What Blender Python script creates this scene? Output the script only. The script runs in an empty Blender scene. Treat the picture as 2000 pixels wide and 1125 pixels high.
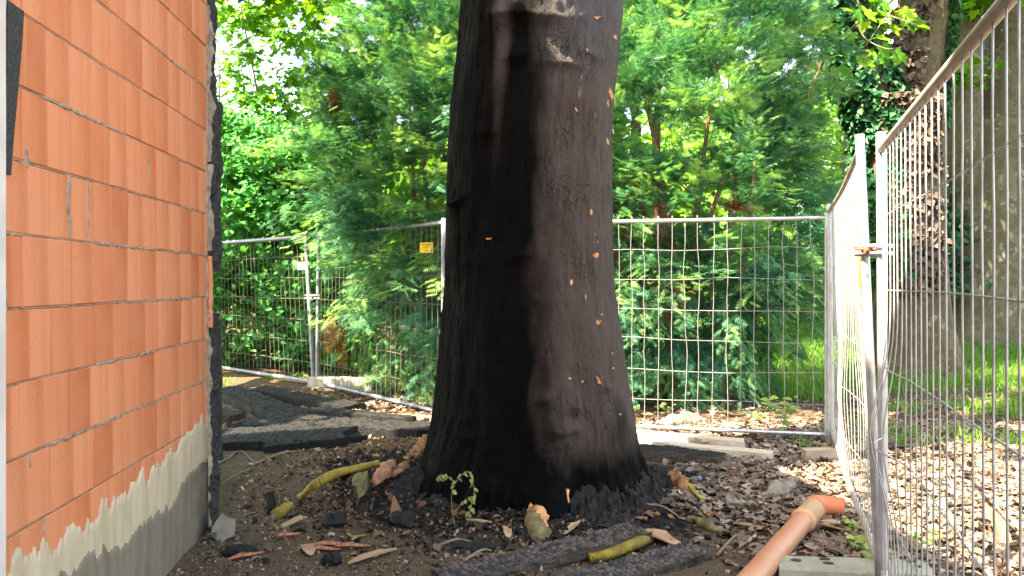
import bpy, math, random
import numpy as np
from mathutils import Vector, Matrix
rng = np.random.default_rng(11)
random.seed(11)
sc = bpy.context.scene
C = sc.collection
PI = math.pi
# ------------------------------------------------------------------ camera, sky, sun, exposure
F, HZ, CH = 1580.0, 550.0, 1.5            # focal length in photo pixels, horizon row, eye height
cam_d = bpy.data.cameras.new('camera'); cam = bpy.data.objects.new('camera', cam_d); C.objects.link(cam)
cam.location = (0, 0, CH); cam.rotation_euler = (PI/2, 0, 0)
cam_d.sensor_width = 36; cam_d.lens = F*36/2000; cam_d.shift_y = -0.00625
cam_d.clip_start = 0.05; cam_d.clip_end = 2000
sc.camera = cam
SUN_EL = 55.0
SUN_H = Vector((0.85, 0.53, 0)).normalized()      # horizontal travel of the light: from the left, behind the camera
world = bpy.data.worlds.new('World'); sc.world = world; world.use_nodes = True
wn = world.node_tree; bgn = wn.nodes['Background']
sky = wn.nodes.new('ShaderNodeTexSky'); sky.sky_type = 'NISHITA'; sky.sun_disc = False
sky.sun_elevation = math.radians(SUN_EL); sky.sun_rotation = math.atan2(-SUN_H.x, -SUN_H.y)
sky.dust_density = 1.5
wn.links.new(sky.outputs[0], bgn.inputs[0]); bgn.inputs[1].default_value = 0.15
sun_d = bpy.data.lights.new('sun', 'SUN'); sun_d.energy = 5.0; sun_d.angle = math.radians(0.5); sun_d.color = (1, .95, .87)
sun = bpy.data.objects.new('sun', sun_d); C.objects.link(sun)
sd = SUN_H*math.cos(math.radians(SUN_EL)) + Vector((0, 0, -math.sin(math.radians(SUN_EL))))
sun.rotation_euler = sd.to_track_quat('-Z', 'Y').to_euler(); sun.location = (-8, -5, 14)
sc.view_settings.view_transform = 'Standard'; sc.view_settings.look = 'None'
sc.view_settings.exposure = 3.0; sc.view_settings.gamma = 1
sc.view_settings.use_white_balance = True; sc.view_settings.white_balance_temperature = 9000; sc.view_settings.white_balance_tint = 12
sc.render.engine = 'CYCLES'
cy = sc.cycles
cy.max_bounces = 7; cy.diffuse_bounces = 4; cy.glossy_bounces = 2; cy.transmission_bounces = 4; cy.transparent_max_bounces = 4
cy.use_denoising = True; cy.sample_clamp_indirect = 6; cy.caustics_reflective = False; cy.caustics_refractive = False

# ------------------------------------------------------------------ helpers
def px(x, y, Y): return np.array([(x-1000)*Y/F, Y, CH-(y-HZ)*Y/F])
def pxg(x, y, z=0.0):                              # photo point lying at height z
    Y = (CH-z)*F/(y-HZ); return np.array([(x-1000)*Y/F, Y, z])
def hsh(ix, iy, iz, seed):
    h = (ix*374761393 + iy*668265263 + iz*2147483647 + seed*1274126177) & 0xffffffff
    h = ((h ^ (h >> 13))*1274126177) & 0xffffffff
    return ((h ^ (h >> 16)) & 0xffff)/65535.0
def vnoise(p, seed=0):
    p = np.asarray(p, float); i = np.floor(p).astype(np.int64); f = p-i; f = f*f*(3-2*f)
    o = 0
    for dx in (0, 1):
        for dy in (0, 1):
            for dz in (0, 1):
                w = (f[..., 0] if dx else 1-f[..., 0])*(f[..., 1] if dy else 1-f[..., 1])*(f[..., 2] if dz else 1-f[..., 2])
                o = o+w*hsh(i[..., 0]+dx, i[..., 1]+dy, i[..., 2]+dz, seed)
    return o*2-1
def fbm(p, seed=0, oct=4, gain=.5):
    p = np.asarray(p, float); a, o = 1.0, 0
    for k in range(oct):
        o = o+a*vnoise(p*(2.03**k)+k*17.3, seed+k); a *= gain
    return o
ORG = {}
def meta(o, label=None, cat=None, group=None, kind=None):
    for k, v in (('label', label), ('category', cat), ('group', group), ('kind', kind)):
        if v: o[k] = v
    return o
def mesh_np(name, V, Fs, mats, smooth=True, attr=None, fmat=None):
    """Fs: int array (n,k) or a list of such arrays with different k."""
    me = bpy.data.meshes.new(name)
    V = np.asarray(V, np.float32)
    if not isinstance(Fs, list): Fs = [Fs]
    Fs = [np.asarray(f, np.int32) for f in Fs if len(f)]
    tot = np.concatenate([np.full(len(f), f.shape[1], np.int32) for f in Fs])
    idx = np.concatenate([f.ravel() for f in Fs])
    st = np.concatenate([[0], np.cumsum(tot)[:-1]]).astype(np.int32)
    me.vertices.add(len(V)); me.vertices.foreach_set('co', V.ravel())
    me.loops.add(len(idx)); me.loops.foreach_set('vertex_index', idx)
    me.polygons.add(len(tot)); me.polygons.foreach_set('loop_start', st); me.polygons.foreach_set('loop_total', tot)
    me.polygons.foreach_set('use_smooth', np.full(len(tot), smooth))
    if attr is not None:
        a = me.attributes.new('rnd', 'FLOAT', 'POINT'); a.data.foreach_set('value', np.asarray(attr, np.float32))
    for m in (mats if isinstance(mats, (list, tuple)) else [mats]): me.materials.append(m)
    if fmat is not None: me.polygons.foreach_set('material_index', np.asarray(fmat, np.int32))
    me.update(calc_edges=True); me.validate()
    return me
def link(name, me, parent=None, loc=(0, 0, 0), rot=(0, 0, 0), scale=(1, 1, 1)):
    o = bpy.data.objects.new(name, me); C.objects.link(o)
    o.location = loc; o.rotation_euler = rot; o.scale = scale
    if parent: o.parent = parent; ORG[o] = ORG.get(parent, np.zeros(3))
    return o
def thing(name, label, cat, loc, group=None, rotz=0):
    o = bpy.data.objects.new(name, None); C.objects.link(o); o.location = tuple(float(v) for v in loc); o.rotation_euler = (0, 0, rotz)
    o.empty_display_size = .1
    ORG[o] = np.array(loc, float); return meta(o, label, cat, group)
def part(name, VF, m, parent=None, smooth=True, attr=None, fmat=None):
    """geometry given in world space; shifted to the parent's base"""
    V, Fs = VF; V = np.asarray(V, float)
    if parent is not None: V = V-ORG[parent]
    return link(name, mesh_np(name, V, Fs, m, smooth, attr, fmat), parent)
def solo(name, VF, m, label, cat, group=None, kind=None, smooth=True, attr=None, fmat=None):
    V, Fs = VF; V = np.asarray(V, float); org = np.array([V[:, 0].mean(), V[:, 1].mean(), V[:, 2].min()])
    o = link(name, mesh_np(name, V-org, Fs, m, smooth, attr, fmat), None, tuple(org)); ORG[o] = org
    return meta(o, label, cat, group, kind)
def join(*vfs):
    Vs, Fl, n = [], [], 0
    for V, Fs in vfs:
        for f in (Fs if isinstance(Fs, list) else [Fs]):
            if len(f): Fl.append(np.asarray(f)+n)
        Vs.append(np.asarray(V, float)); n += len(V)
    by = {}
    for f in Fl: by.setdefault(f.shape[1], []).append(f)
    return np.concatenate(Vs), [np.concatenate(v) for v in by.values()]
def norm(v):
    v = np.asarray(v, float); return v/np.maximum(np.linalg.norm(v, axis=-1, keepdims=True), 1e-9)
def tube(pts, r, n=8, caps=True, flat=None):
    P = np.asarray(pts, float); m = len(P); r = np.broadcast_to(np.asarray(r, float), (m,))
    T = norm(np.gradient(P, axis=0)); up = np.array([0, 0, 1.]) if abs(T[0, 2]) < .9 else np.array([1., 0, 0])
    u = norm(np.cross(T[0], up)); a = np.arange(n)*2*PI/n; V = []
    for i in range(m):
        u = norm(u-T[i]*np.dot(u, T[i])); w = np.cross(T[i], u)
        fl = 1 if flat is None else flat[i]
        V.append(P[i]+r[i]*(np.cos(a)[:, None]*u+np.sin(a)[:, None]*w*fl))
    V = np.concatenate(V); i, j = np.meshgrid(np.arange(m-1), np.arange(n), indexing='ij'); j2 = (j+1) % n
    Q = np.stack([i*n+j, i*n+j2, (i+1)*n+j2, (i+1)*n+j], -1).reshape(-1, 4)
    Fs = [Q]
    if caps: Fs.append(np.array([np.arange(n)[::-1], (m-1)*n+np.arange(n)]))
    return V, Fs
def box(lo, hi):
    x0, y0, z0 = lo; x1, y1, z1 = hi
    V = np.array([[x0, y0, z0], [x1, y0, z0], [x1, y1, z0], [x0, y1, z0], [x0, y0, z1], [x1, y0, z1], [x1, y1, z1], [x0, y1, z1]], float)
    return V, np.array([[0, 3, 2, 1], [4, 5, 6, 7], [0, 1, 5, 4], [1, 2, 6, 5], [2, 3, 7, 6], [3, 0, 4, 7]])
def bez(p, n=12):
    """smooth curve through points (Catmull-Rom)"""
    p = np.asarray(p, float); q = np.vstack([2*p[0]-p[1], p, 2*p[-1]-p[-2]]); out = []
    for i in range(len(p)-1):
        t = np.linspace(0, 1, n, endpoint=(i == len(p)-2))[:, None]; a, b, c, d = q[i:i+4]
        out.append(.5*((2*b)+(c-a)*t+(2*a-5*b+4*c-d)*t*t+(3*b-a-3*c+d)*t**3))
    return np.concatenate(out)
def scatter(tv, tf, pos, f, nrm, scale):
    """copies of a template (x side, y forward, z normal) as one mesh"""
    f = norm(f); s = norm(np.cross(f, nrm)); n = np.cross(s, f); pos = np.asarray(pos, float); scale = np.asarray(scale, float)
    R = np.stack([s, f, n], -1)                    # N,3,3 columns
    k, N = len(tv), len(pos)
    V = (np.einsum('nij,kj->nki', R, tv)*scale.reshape(-1, 1, 1)+pos[:, None, :]).reshape(-1, 3)
    tf = tf if isinstance(tf, list) else [tf]
    return V, [(np.asarray(t)[None]+(np.arange(N)*k)[:, None, None]).reshape(-1, np.asarray(t).shape[1]) for t in tf]
# leaf shapes (unit length)
LEAF_V = np.array([[0, 0, 0], [-.26, .1, .05], [-.37, .36, .09], [-.24, .7, .05], [0, 1, -.1], [.24, .7, .05], [.37, .36, .09], [.26, .1, .05]])
LEAF_F = np.array([[0, 4, 3, 2, 1], [0, 7, 6, 5, 4]])
LOBE_V = np.array([[0, 0, 0], [-.3, -.1, .02], [-.5, .1, -.04], [-.36, .22, .05], [-.66, .55, -.08], [-.3, .55, .05], [-.2, .78, .02], [0, 1.05, -.12],
                   [.2, .78, .02], [.3, .55, .05], [.66, .55, -.08], [.36, .22, .05], [.5, .1, -.04], [.3, -.1, .02]])
LOBE_F = np.array([[0, 7, 6, 5, 4, 3, 2, 1], [0, 13, 12, 11, 10, 9, 8, 7]])
def curl(V, a):
    V = V.copy(); V[:, 2] += a*(V[:, 0]**2*1.6+(V[:, 1]-.5)**2*1.1); return V
yv, yf = [], []
for i in range(6):
    b = i/6.0; ln = .36*(1-.55*b)
    for s_ in (-1, 1):
        n0 = len(yv); yv += [[0, b-.05, 0], [0, b+.06, 0], [s_*ln, b+.2, -.06-.05*(i % 2)]]; yf.append([n0, n0+1, n0+2])
n0 = len(yv); yv += [[-.04, .85, 0], [.04, .85, 0], [0, 1.1, -.04]]; yf.append([n0, n0+1, n0+2])
YEW_V, YEW_F = np.array(yv), np.array(yf)

# ------------------------------------------------------------------ materials
class NT:
    def __init__(s, name):
        s.m = bpy.data.materials.new(name); s.m.use_nodes = True; s.t = s.m.node_tree; s.b = s.t.nodes['Principled BSDF']; s.out = s.t.nodes['Material Output']
        s.b.inputs['Specular IOR Level'].default_value = .3
        s._c = None
    def n(s, ty, **kw):
        nd = s.t.nodes.new(ty)
        for k, v in kw.items(): setattr(nd, k, v)
        return nd
    def l(s, a, b): s.t.links.new(a, b)
    def co(s, k='Object'):
        if not s._c: s._c = s.n('ShaderNodeTexCoord')
        return s._c.outputs[k]
    def noise(s, scale, detail=4, vec=None, stretch=None, rough=.55, dist=0):
        v = vec or s.co()
        if stretch:
            mp = s.n('ShaderNodeMapping'); mp.inputs['Scale'].default_value = stretch; s.l(v, mp.inputs[0]); v = mp.outputs[0]
        nd = s.n('ShaderNodeTexNoise'); nd.inputs['Scale'].default_value = scale; nd.inputs['Detail'].default_value = detail
        nd.inputs['Roughness'].default_value = rough; nd.inputs['Distortion'].default_value = dist
        s.l(v, nd.inputs['Vector']); return nd.outputs['Fac']
    def ramp(s, fac, stops):
        r = s.n('ShaderNodeValToRGB'); e = r.color_ramp.elements
        while len(e) < len(stops): e.new(.5)
        for k, (p, c) in enumerate(stops): e[k].position = p; e[k].color = (c, c, c, 1) if isinstance(c, (int, float)) else tuple(c)+(1,)
        s.l(fac, r.inputs[0]); return r.outputs[0]
    def mix(s, fac, a, b, mode='MIX'):
        m = s.n('ShaderNodeMix', data_type='RGBA', blend_type=mode)
        for v, i in ((fac, 0), (a, 6), (b, 7)):
            if hasattr(v, 'links'): s.l(v, m.inputs[i])
            elif i == 0: m.inputs[0].default_value = v
            else: m.inputs[i].default_value = tuple(v)+(1,)
        return m.outputs[2]
    def math(s, op, a, b=0.0, clamp=False):
        m = s.n('ShaderNodeMath', operation=op, use_clamp=clamp)
        for v, i in ((a, 0), (b, 1)):
            if hasattr(v, 'links'): s.l(v, m.inputs[i])
            else: m.inputs[i].default_value = v
        return m.outputs[0]
    def bump(s, h, strength=.5, dist=.01):
        b = s.n('ShaderNodeBump'); b.inputs['Strength'].default_value = strength; b.inputs['Distance'].default_value = dist
        s.l(h, b.inputs['Height']); s.l(b.outputs[0], s.b.inputs['Normal'])
    def base(s, c, rough=.8, spec=None, metal=0):
        if hasattr(c, 'links'): s.l(c, s.b.inputs['Base Color'])
        else: s.b.inputs['Base Color'].default_value = tuple(c)+(1,)
        s.b.inputs['Roughness'].default_value = rough; s.b.inputs['Metallic'].default_value = metal
        if spec is not None: s.b.inputs['Specular IOR Level'].default_value = spec
        return s.m
def simple(name, c1, c2, scale=6, rough=.8, bump=.4, bscale=40, bdist=.005, spec=.3, metal=0, stretch=None, lo=.35, hi=.65):
    t = NT(name); c = t.ramp(t.noise(scale, 5, stretch=stretch), [(lo, c1), (hi, c2)])
    if bump: t.bump(t.noise(bscale, 5, stretch=stretch), bump, bdist)
    return t.base(c, rough, spec, metal)
def leafmat(name, stops, trans=.4, rough=.5, spec=.14, tint=(1.25, 1.2, .5)):
    t = NT(name); a = t.n('ShaderNodeAttribute', attribute_name='rnd')
    c = t.ramp(a.outputs['Fac'], stops); t.base(c, rough, spec)
    if trans:
        tr = t.n('ShaderNodeBsdfTranslucent'); tc = t.mix(1.0, c, tint, 'MULTIPLY'); t.l(tc, tr.inputs[0])
        mx = t.n('ShaderNodeMixShader'); mx.inputs[0].default_value = trans
        t.l(t.b.outputs[0], mx.inputs[1]); t.l(tr.outputs[0], mx.inputs[2]); t.l(mx.outputs[0], t.out.inputs[0])
    return t.m
# foliage
M_yew = leafmat('yew_needles', [(0, (.012, .075, .062)), (.35, (.03, .15, .105)), (.7, (.085, .275, .14)), (1, (.26, .47, .16))], .42, .45, .18, (1.2, 1.25, .6))  # dark bluish stops paint in shade, yellowish ones the lit tips
M_deadyew = leafmat('dead_needles', [(0, (.25, .08, .025)), (1, (.42, .16, .06))], .3)
M_shrub = leafmat('shrub_leaf', [(0, (.025, .18, .06)), (.6, (.065, .33, .1)), (1, (.17, .46, .13))], .42, .45)
M_plane = leafmat('plane_leaf', [(0, (.05, .2, .022)), (.6, (.1, .3, .035)), (1, (.24, .42, .05))], .58, .5)
M_far = leafmat('far_leaf', [(0, (.05, .18, .035)), (.6, (.1, .28, .05)), (1, (.22, .38, .07))], .45, .6)
M_ivy = leafmat('ivy_leaf', [(0, (.010, .075, .04)), (.6, (.022, .13, .06)), (1, (.07, .22, .075))], .25, .4, .2)
M_deadivy = leafmat('dead_ivy_leaf', [(0, (.06, .042, .032)), (.5, (.105, .076, .06)), (1, (.15, .115, .095))], .1, .8, .15)
M_litter = leafmat('dead_leaf', [(0, (.07, .048, .036)), (.35, (.17, .122, .092)), (.7, (.28, .217, .172)), (.93, (.42, .35, .295)), (1, (.36, .16, .06))], .12, .75, .2, (1.1, .9, .7))
M_grass = leafmat('grass_blade', [(0, (.06, .19, .03)), (.6, (.12, .32, .05)), (1, (.28, .4, .12))], .45, .55)
M_seed = leafmat('seedling_leaf', [(0, (.2, .34, .08)), (1, (.34, .46, .16))], .35, .5)
M_wilt = leafmat('wilted_leaf', [(0, (.16, .18, .06)), (1, (.3, .32, .13))], .3, .6)
M_ywood = simple('yew_stem', (.16, .07, .045), (.30, .15, .10), 9, .85)
M_stem = simple('green_stem', (.12, .11, .04), (.25, .2, .08), 9, .8, 0)
M_twig = simple('twig', (.13, .09, .06), (.3, .23, .16), 12, .85)
M_chunk = simple('charcoal', (.004, .004, .004), (.018, .0165, .0165), 30, .75, .7, 90, .006, .25)
# metal and fence
t = NT('galvanised_steel'); n_ = t.noise(14, 4)
t.bump(t.noise(60, 3), .1, .001)
M_galv = t.base(t.ramp(n_, [(.3, (.36, .38, .41)), (.7, (.55, .57, .6))]), .42, .5, .55)
M_galv_shade = simple('shaded_galvanised_steel', (.2, .225, .26), (.31, .34, .38), 14, .5, .1, 60, .001, .4, .4)  # darker bluish copy of the steel: shade put into the left panels' colour
t = NT('weathered_wire'); n_ = t.noise(9, 4)
M_wire = t.base(t.ramp(n_, [(.35, (.30, .29, .29)), (.6, (.46, .46, .47)), (.8, (.33, .22, .17))]), .5, .5, .45)
t = NT('rusting_rail'); n_ = t.noise(5, 6, stretch=(1, 1, 1))
M_rust = t.base(t.ramp(n_, [(.3, (.5, .5, .51)), (.55, (.42, .36, .33)), (.75, (.33, .19, .12))]), .5, .5, .4)
M_wire_shade = simple('shaded_wire', (.14, .12, .10), (.22, .2, .19), 9, .6, 0, 40, .005, .4, .3)  # darker copy of the wire, its colour holding the left panels' shade
M_wire2 = simple('grey_wire', (.26, .25, .25), (.36, .36, .36), 9, .55, 0, 40, .005, .4, .3)
M_rustbolt = simple('rusty_bolt', (.18, .06, .03), (.3, .12, .06), 30, .8)
M_conc = simple('concrete', (.24, .24, .20), (.42, .41, .36), 9, .9, .6, 60, .006, .2)
t = NT('mossy_concrete'); n_ = t.noise(6, 6); g_ = t.noise(70, 3)
c_ = t.ramp(n_, [(.35, (.22, .225, .17)), (.55, (.29, .285, .23)), (.7, (.15, .18, .085))]); t.bump(g_, .7, .006); M_moss = t.base(c_, .92, .2)
M_stone = simple('beige_stone', (.32, .26, .19), (.45, .38, .3), 9, .9, .6, 50, .006)
# ---- brick
t = NT('clay_block')
oi = t.n('ShaderNodeObjectInfo'); g = t.n('ShaderNodeSeparateXYZ'); t.l(t.co('Generated'), g.inputs[0])
half = t.math('GREATER_THAN', g.outputs['Y'], .5)
wn1 = t.n('ShaderNodeTexWhiteNoise', noise_dimensions='2D'); cb = t.n('ShaderNodeCombineXYZ'); t.l(oi.outputs['Random'], cb.inputs[0]); t.l(half, cb.inputs[1])
sc_ = t.n('ShaderNodeVectorMath', operation='SCALE'); sc_.inputs[3].default_value = 91.7; t.l(cb.outputs[0], sc_.inputs[0]); t.l(sc_.outputs[0], wn1.inputs['Vector'])
tone = t.ramp(wn1.outputs['Value'], [(0, (.48, .125, .05)), (.3, (.60, .182, .082)), (.75, (.66, .222, .108)), (1, (.68, .235, .118))])
blot = t.ramp(t.noise(3.2, 5), [(.35, 0.0), (.7, 1.0)])
streak = t.ramp(t.noise(2.6, 2, stretch=(1, 3.2, .22)), [(.45, 0.0), (.68, 1.0)])
c_ = t.mix(t.math('MULTIPLY', streak, .6), tone, (.40, .082, .024))
c_ = t.mix(t.math('MULTIPLY', blot, .35), c_, (.66, .25, .12))
pits = t.ramp(t.noise(75, 2), [(.66, 0.0), (.72, 1.0)]); c_ = t.mix(t.math('MULTIPLY', pits, .6), c_, (.2, .06, .03)); c_ = t.mix(t.math('MULTIPLY', t.ramp(t.noise(1.7, 6, t.n('ShaderNodeNewGeometry').outputs['Position']), [(.35, 0.0), (.7, 1.0)]), .26), c_, (.66, .31, .19))
wv = t.n('ShaderNodeTexWave', wave_type='BANDS', bands_direction='Y'); wv.inputs['Scale'].default_value = 40; wv.inputs['Distortion'].default_value = 1.2; t.l(t.co(), wv.inputs[0])
hh = t.math('ADD', t.math('MULTIPLY', wv.outputs['Fac'], .2), t.math('SUBTRACT', t.noise(60, 4), t.math('MULTIPLY', pits, .8)))
t.bump(hh, .45, .003); M_brick = t.base(c_, .9, .15)
M_mortar = simple('mortar', (.20, .15, .11), (.36, .29, .225), 25, .95, .8, 90, .006, .1)
M_core = simple('block_core', (.07, .045, .03), (.12, .08, .055), 12, .95, .5)
def coat(name, a, b, soot):
    t = NT(name); c = t.ramp(t.noise(5, 6, stretch=(1, 2.5, .6)), [(.35, a), (.65, b)])
    g = t.n('ShaderNodeSeparateXYZ'); t.l(t.co(), g.inputs[0])
    e = t.math('ADD', g.outputs['Y'], t.math('ADD', t.math('MULTIPLY', t.noise(4, 6), .55), .35))     # scorch around the burnt corner
    s_ = t.ramp(e, [(.30, 0.0), (.62, 1.0)]); c = t.mix(t.math('MULTIPLY', s_, soot), c, (.02, .018, .016))
    t.bump(t.noise(35, 5, stretch=(1, 3, .5)), .5, .004); return t.base(c, .9, .15)
M_coat1 = coat('cream_slurry', (.42, .32, .215), (.54, .425, .30), .35)
M_coat2 = coat('grey_slurry', (.155, .122, .092), (.225, .18, .135), .95)
M_bit = simple('bitumen', (.008, .008, .009), (.045, .04, .04), 45, .75, 1.0, 70, .012, .4)
M_felt = simple('mineral_felt', (.02, .02, .02), (.075, .07, .068), 130, .95, .7, 220, .003, .2)
M_jamb = simple('jamb_paint', (.55, .47, .44), (.66, .58, .55), 5, .6, .1)
M_dark = simple('dark_interior', (.03, .03, .03), (.05, .05, .05))
M_roof = simple('roof_metal', (.2, .2, .2), (.3, .3, .3))
# ---- charred trunk
t = NT('charred_bark')
at = t.n('ShaderNodeAttribute', attribute_name='rnd')                    # how deep the char has gone, less along a painted sheen
fine = t.noise(22, 7, stretch=(1, 1, .22), rough=.65); med = t.noise(5, 6, stretch=(1, 1, .45))
blk = t.mix(fine, (.001, .001, .001), (.0045, .0042, .0043))
brn = t.mix(fine, (.032, .0205, .0165), (.096, .064, .051))
zs = t.n('ShaderNodeSeparateXYZ'); t.l(t.co(), zs.inputs[0]); hi_ = t.ramp(t.math('ADD', t.math('MULTIPLY', zs.outputs['Z'], .25), t.math('MULTIPLY', t.math('SUBTRACT', med, .5), .25)), [(.62, 0.0), (.82, 1.0)])
brn = t.mix(hi_, brn, t.mix(fine, (.034, .031, .032), (.11, .10, .105)))
k_ = t.ramp(t.math('ADD', at.outputs['Fac'], t.math('MULTIPLY', t.math('SUBTRACT', med, .5), .55)), [(.34, 0.0), (.78, 1.0)])
c_ = t.mix(k_, brn, blk); t.l(t.math('SUBTRACT', .30, t.math('MULTIPLY', k_, .25)), t.b.inputs['Specular IOR Level'])
ash = t.ramp(t.noise(9, 8, stretch=(1, 1, .3), rough=.7), [(.60, 0.0), (.74, 1.0)]); c_ = t.mix(t.math('MULTIPLY', ash, t.math('SUBTRACT', .6, t.math('MULTIPLY', k_, .42))), c_, (.085, .074, .07))
vc = t.n('ShaderNodeTexVoronoi', feature='DISTANCE_TO_EDGE'); vc.inputs['Scale'].default_value = 26; mpv = t.n('ShaderNodeMapping'); mpv.inputs['Scale'].default_value = (1, 1, .28); nzv = t.n('ShaderNodeTexNoise'); nzv.inputs['Scale'].default_value = 9; t.l(t.co(), nzv.inputs['Vector'])
adv = t.n('ShaderNodeVectorMath', operation='MULTIPLY_ADD'); t.l(nzv.outputs['Color'], adv.inputs[0]); adv.inputs[1].default_value = (.12, .12, .12); t.l(t.co(), adv.inputs[2]); t.l(adv.outputs[0], mpv.inputs[0]); t.l(mpv.outputs[0], vc.inputs['Vector'])
crack = t.math('MULTIPLY', t.ramp(vc.outputs['Distance'], [(.0, 1.0), (.05, 0.0)]), t.ramp(t.noise(3.5, 4), [(.5, 0.0), (.68, 1.0)])); c_ = t.mix(t.math('MULTIPLY', crack, .6), c_, (.003, .0028, .0028))
speck = t.ramp(t.noise(48, 4, rough=.7), [(.66, 0.0), (.74, 1.0)]); c_ = t.mix(t.math('MULTIPLY', speck, t.math('SUBTRACT', .5, t.math('MULTIPLY', k_, .36))), c_, (.13, .11, .10))
crk = t.math('ADD', t.noise(26, 7, stretch=(1, 1, .3), rough=.7, dist=.6), t.math('MULTIPLY', t.noise(9, 5, stretch=(1, 1, .55)), .8))
t.bump(t.math('SUBTRACT', t.math('ADD', crk, t.math('MULTIPLY', t.noise(95, 4), .5)), t.math('MULTIPLY', crack, .8)), 1.0, .03)
M_char = t.base(c_, .7, .16)
t.l(t.ramp(med, [(.3, .6), (.7, .85)]), t.b.inputs['Roughness'])
M_raw = simple('raw_orange_wood', (.42, .17, .065), (.66, .34, .16), 30, .85, .8, 60, .008, .15, stretch=(1, 1, .3))
M_rawdark = simple('scorched_wood', (.10, .05, .03), (.36, .18, .09), 18, .9, .9, 50, .01, .15)
M_root = simple('mossy_root', (.08, .065, .03), (.21, .175, .085), 14, .9, .8, 50, .008, .15)
M_rootg = simple('grey_root', (.14, .12, .09), (.28, .25, .2), 10, .9, .7, 40, .008, .15)
M_fibre = simple('root_fibre', (.2, .09, .05), (.38, .2, .12), 30, .95, .5)
# planks
t = NT('charred_plank'); at = t.n('ShaderNodeAttribute', attribute_name='rnd')
c_ = t.mix(t.noise(20, 5), (.007, .007, .008), (.03, .03, .033))
c_ = t.mix(t.ramp(at.outputs['Fac'], [(.04, 0.0), (.6, .75)]), c_, (.135, .10, .082)); t.bump(t.noise(90, 5), .8, .008); M_plank = t.base(c_, .65, .25)
M_plank2 = simple('plank_side', (.02, .017, .015), (.10, .075, .055), 10, .85, .6, 40, .006, .2, stretch=(1, 1, 6))
t = NT('charred_plank_shade_blue'); at = t.n('ShaderNodeAttribute', attribute_name='rnd')
c_ = t.mix(t.noise(25, 5), (.0025, .0028, .003), (.010, .011, .0125)); t.bump(t.noise(70, 6), 1.0, .014); M_plankb = t.base(c_, .6, .28)  # bluish black puts shade and skylight tint into the char colour
M_pale = simple('pale_timber', (.42, .33, .25), (.56, .47, .38), 5, .8, .4, 30, .004, .2, stretch=(1, 6, 6))
M_bark = simple('bark_flake', (.27, .165, .095), (.43, .29, .18), 7, .9, .6, 40, .006, .15)
M_splint = simple('red_splinter', (.22, .085, .045), (.42, .19, .10), 14, .9, .7, 50, .006, .15, stretch=(6, 1, 1))
# pipe and hose
t = NT('orange_pipe'); n_ = t.noise(4, 6, stretch=(1, 1, 1)); s_ = t.ramp(t.noise(9, 5), [(.55, 0.0), (.72, 1.0)])
c_ = t.mix(t.math('MULTIPLY', s_, .5), t.ramp(n_, [(.3, (.42, .165, .09)), (.7, (.52, .23, .13))]), (.36, .25, .17)); t.bump(t.noise(30, 5), .15, .003); M_pipe = t.base(c_, .45, .45)
M_pipe2 = simple('dusty_socket', (.46, .26, .13), (.54, .33, .18), 8, .55, .15)
M_pipe3 = simple('orange_elbow', (.55, .15, .07), (.60, .2, .1), 8, .45, .1)
M_hose = simple('yellow_hose', (.13, .095, .018), (.32, .24, .035), 9, .55, .2)
M_strap = simple('green_strap', (.04, .065, .045), (.075, .11, .08), 9, .7, .1)
M_slab = simple('pale_fragment', (.12, .11, .085), (.2, .18, .14), 9, .9, .4)
M_white = simple('white_sign', (.76, .76, .76), (.8, .8, .8), 5, .5, 0)
M_grey = simple('grey_print', (.42, .43, .44), (.46, .47, .48), 5, .6, 0)
M_yel = simple('yellow_sign', (.66, .46, .012), (.74, .54, .02), 4, .5, .1)
M_ink = simple('dark_print', (.2, .13, .01), (.26, .17, .015), 5, .6, 0)
M_blue = simple('blue_plastic', (.03, .12, .4), (.04, .15, .45), 5, .5, 0)
# bark of standing trees
def planebark(name, a, b, c, d):
    t = NT(name); v = t.n('ShaderNodeTexVoronoi', feature='F1'); v.inputs['Scale'].default_value = 5.5
    ds = t.n('ShaderNodeVectorMath', operation='ADD'); nz = t.n('ShaderNodeTexNoise'); nz.inputs['Scale'].default_value = 6; t.l(t.co(), nz.inputs['Vector'])
    mp = t.n('ShaderNodeMapping'); mp.inputs['Scale'].default_value = (1, 1, .6); t.l(t.co(), mp.inputs[0]); t.l(mp.outputs[0], ds.inputs[0]); t.l(nz.outputs['Color'], ds.inputs[1]); t.l(ds.outputs[0], v.inputs['Vector'])
    sp = t.n('ShaderNodeSeparateColor'); t.l(v.outputs['Color'], sp.inputs[0])
    c1 = t.ramp(sp.outputs[0], [(.0, a), (.45, b), (.8, c), (.93, d)]); r = c1.node.color_ramp; r.interpolation = 'CONSTANT'
    cc = t.mix(t.math('MULTIPLY', t.noise(18, 5), .5), c1, b); t.bump(t.math('ADD', t.math('MULTIPLY', sp.outputs[0], .6), t.noise(25, 5)), .6, .012); return t.base(cc, .85, .2)
M_pbark = planebark('plane_bark', (.085, .08, .048), (.125, .118, .075), (.145, .14, .09), (.24, .24, .185))
M_ibark = planebark('ivy_tree_bark', (.07, .055, .035), (.105, .088, .055), (.125, .11, .065), (.2, .19, .14))
M_tbark = simple('far_bark', (.07, .055, .04), (.15, .12, .09), 8, .9, .6)
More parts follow.
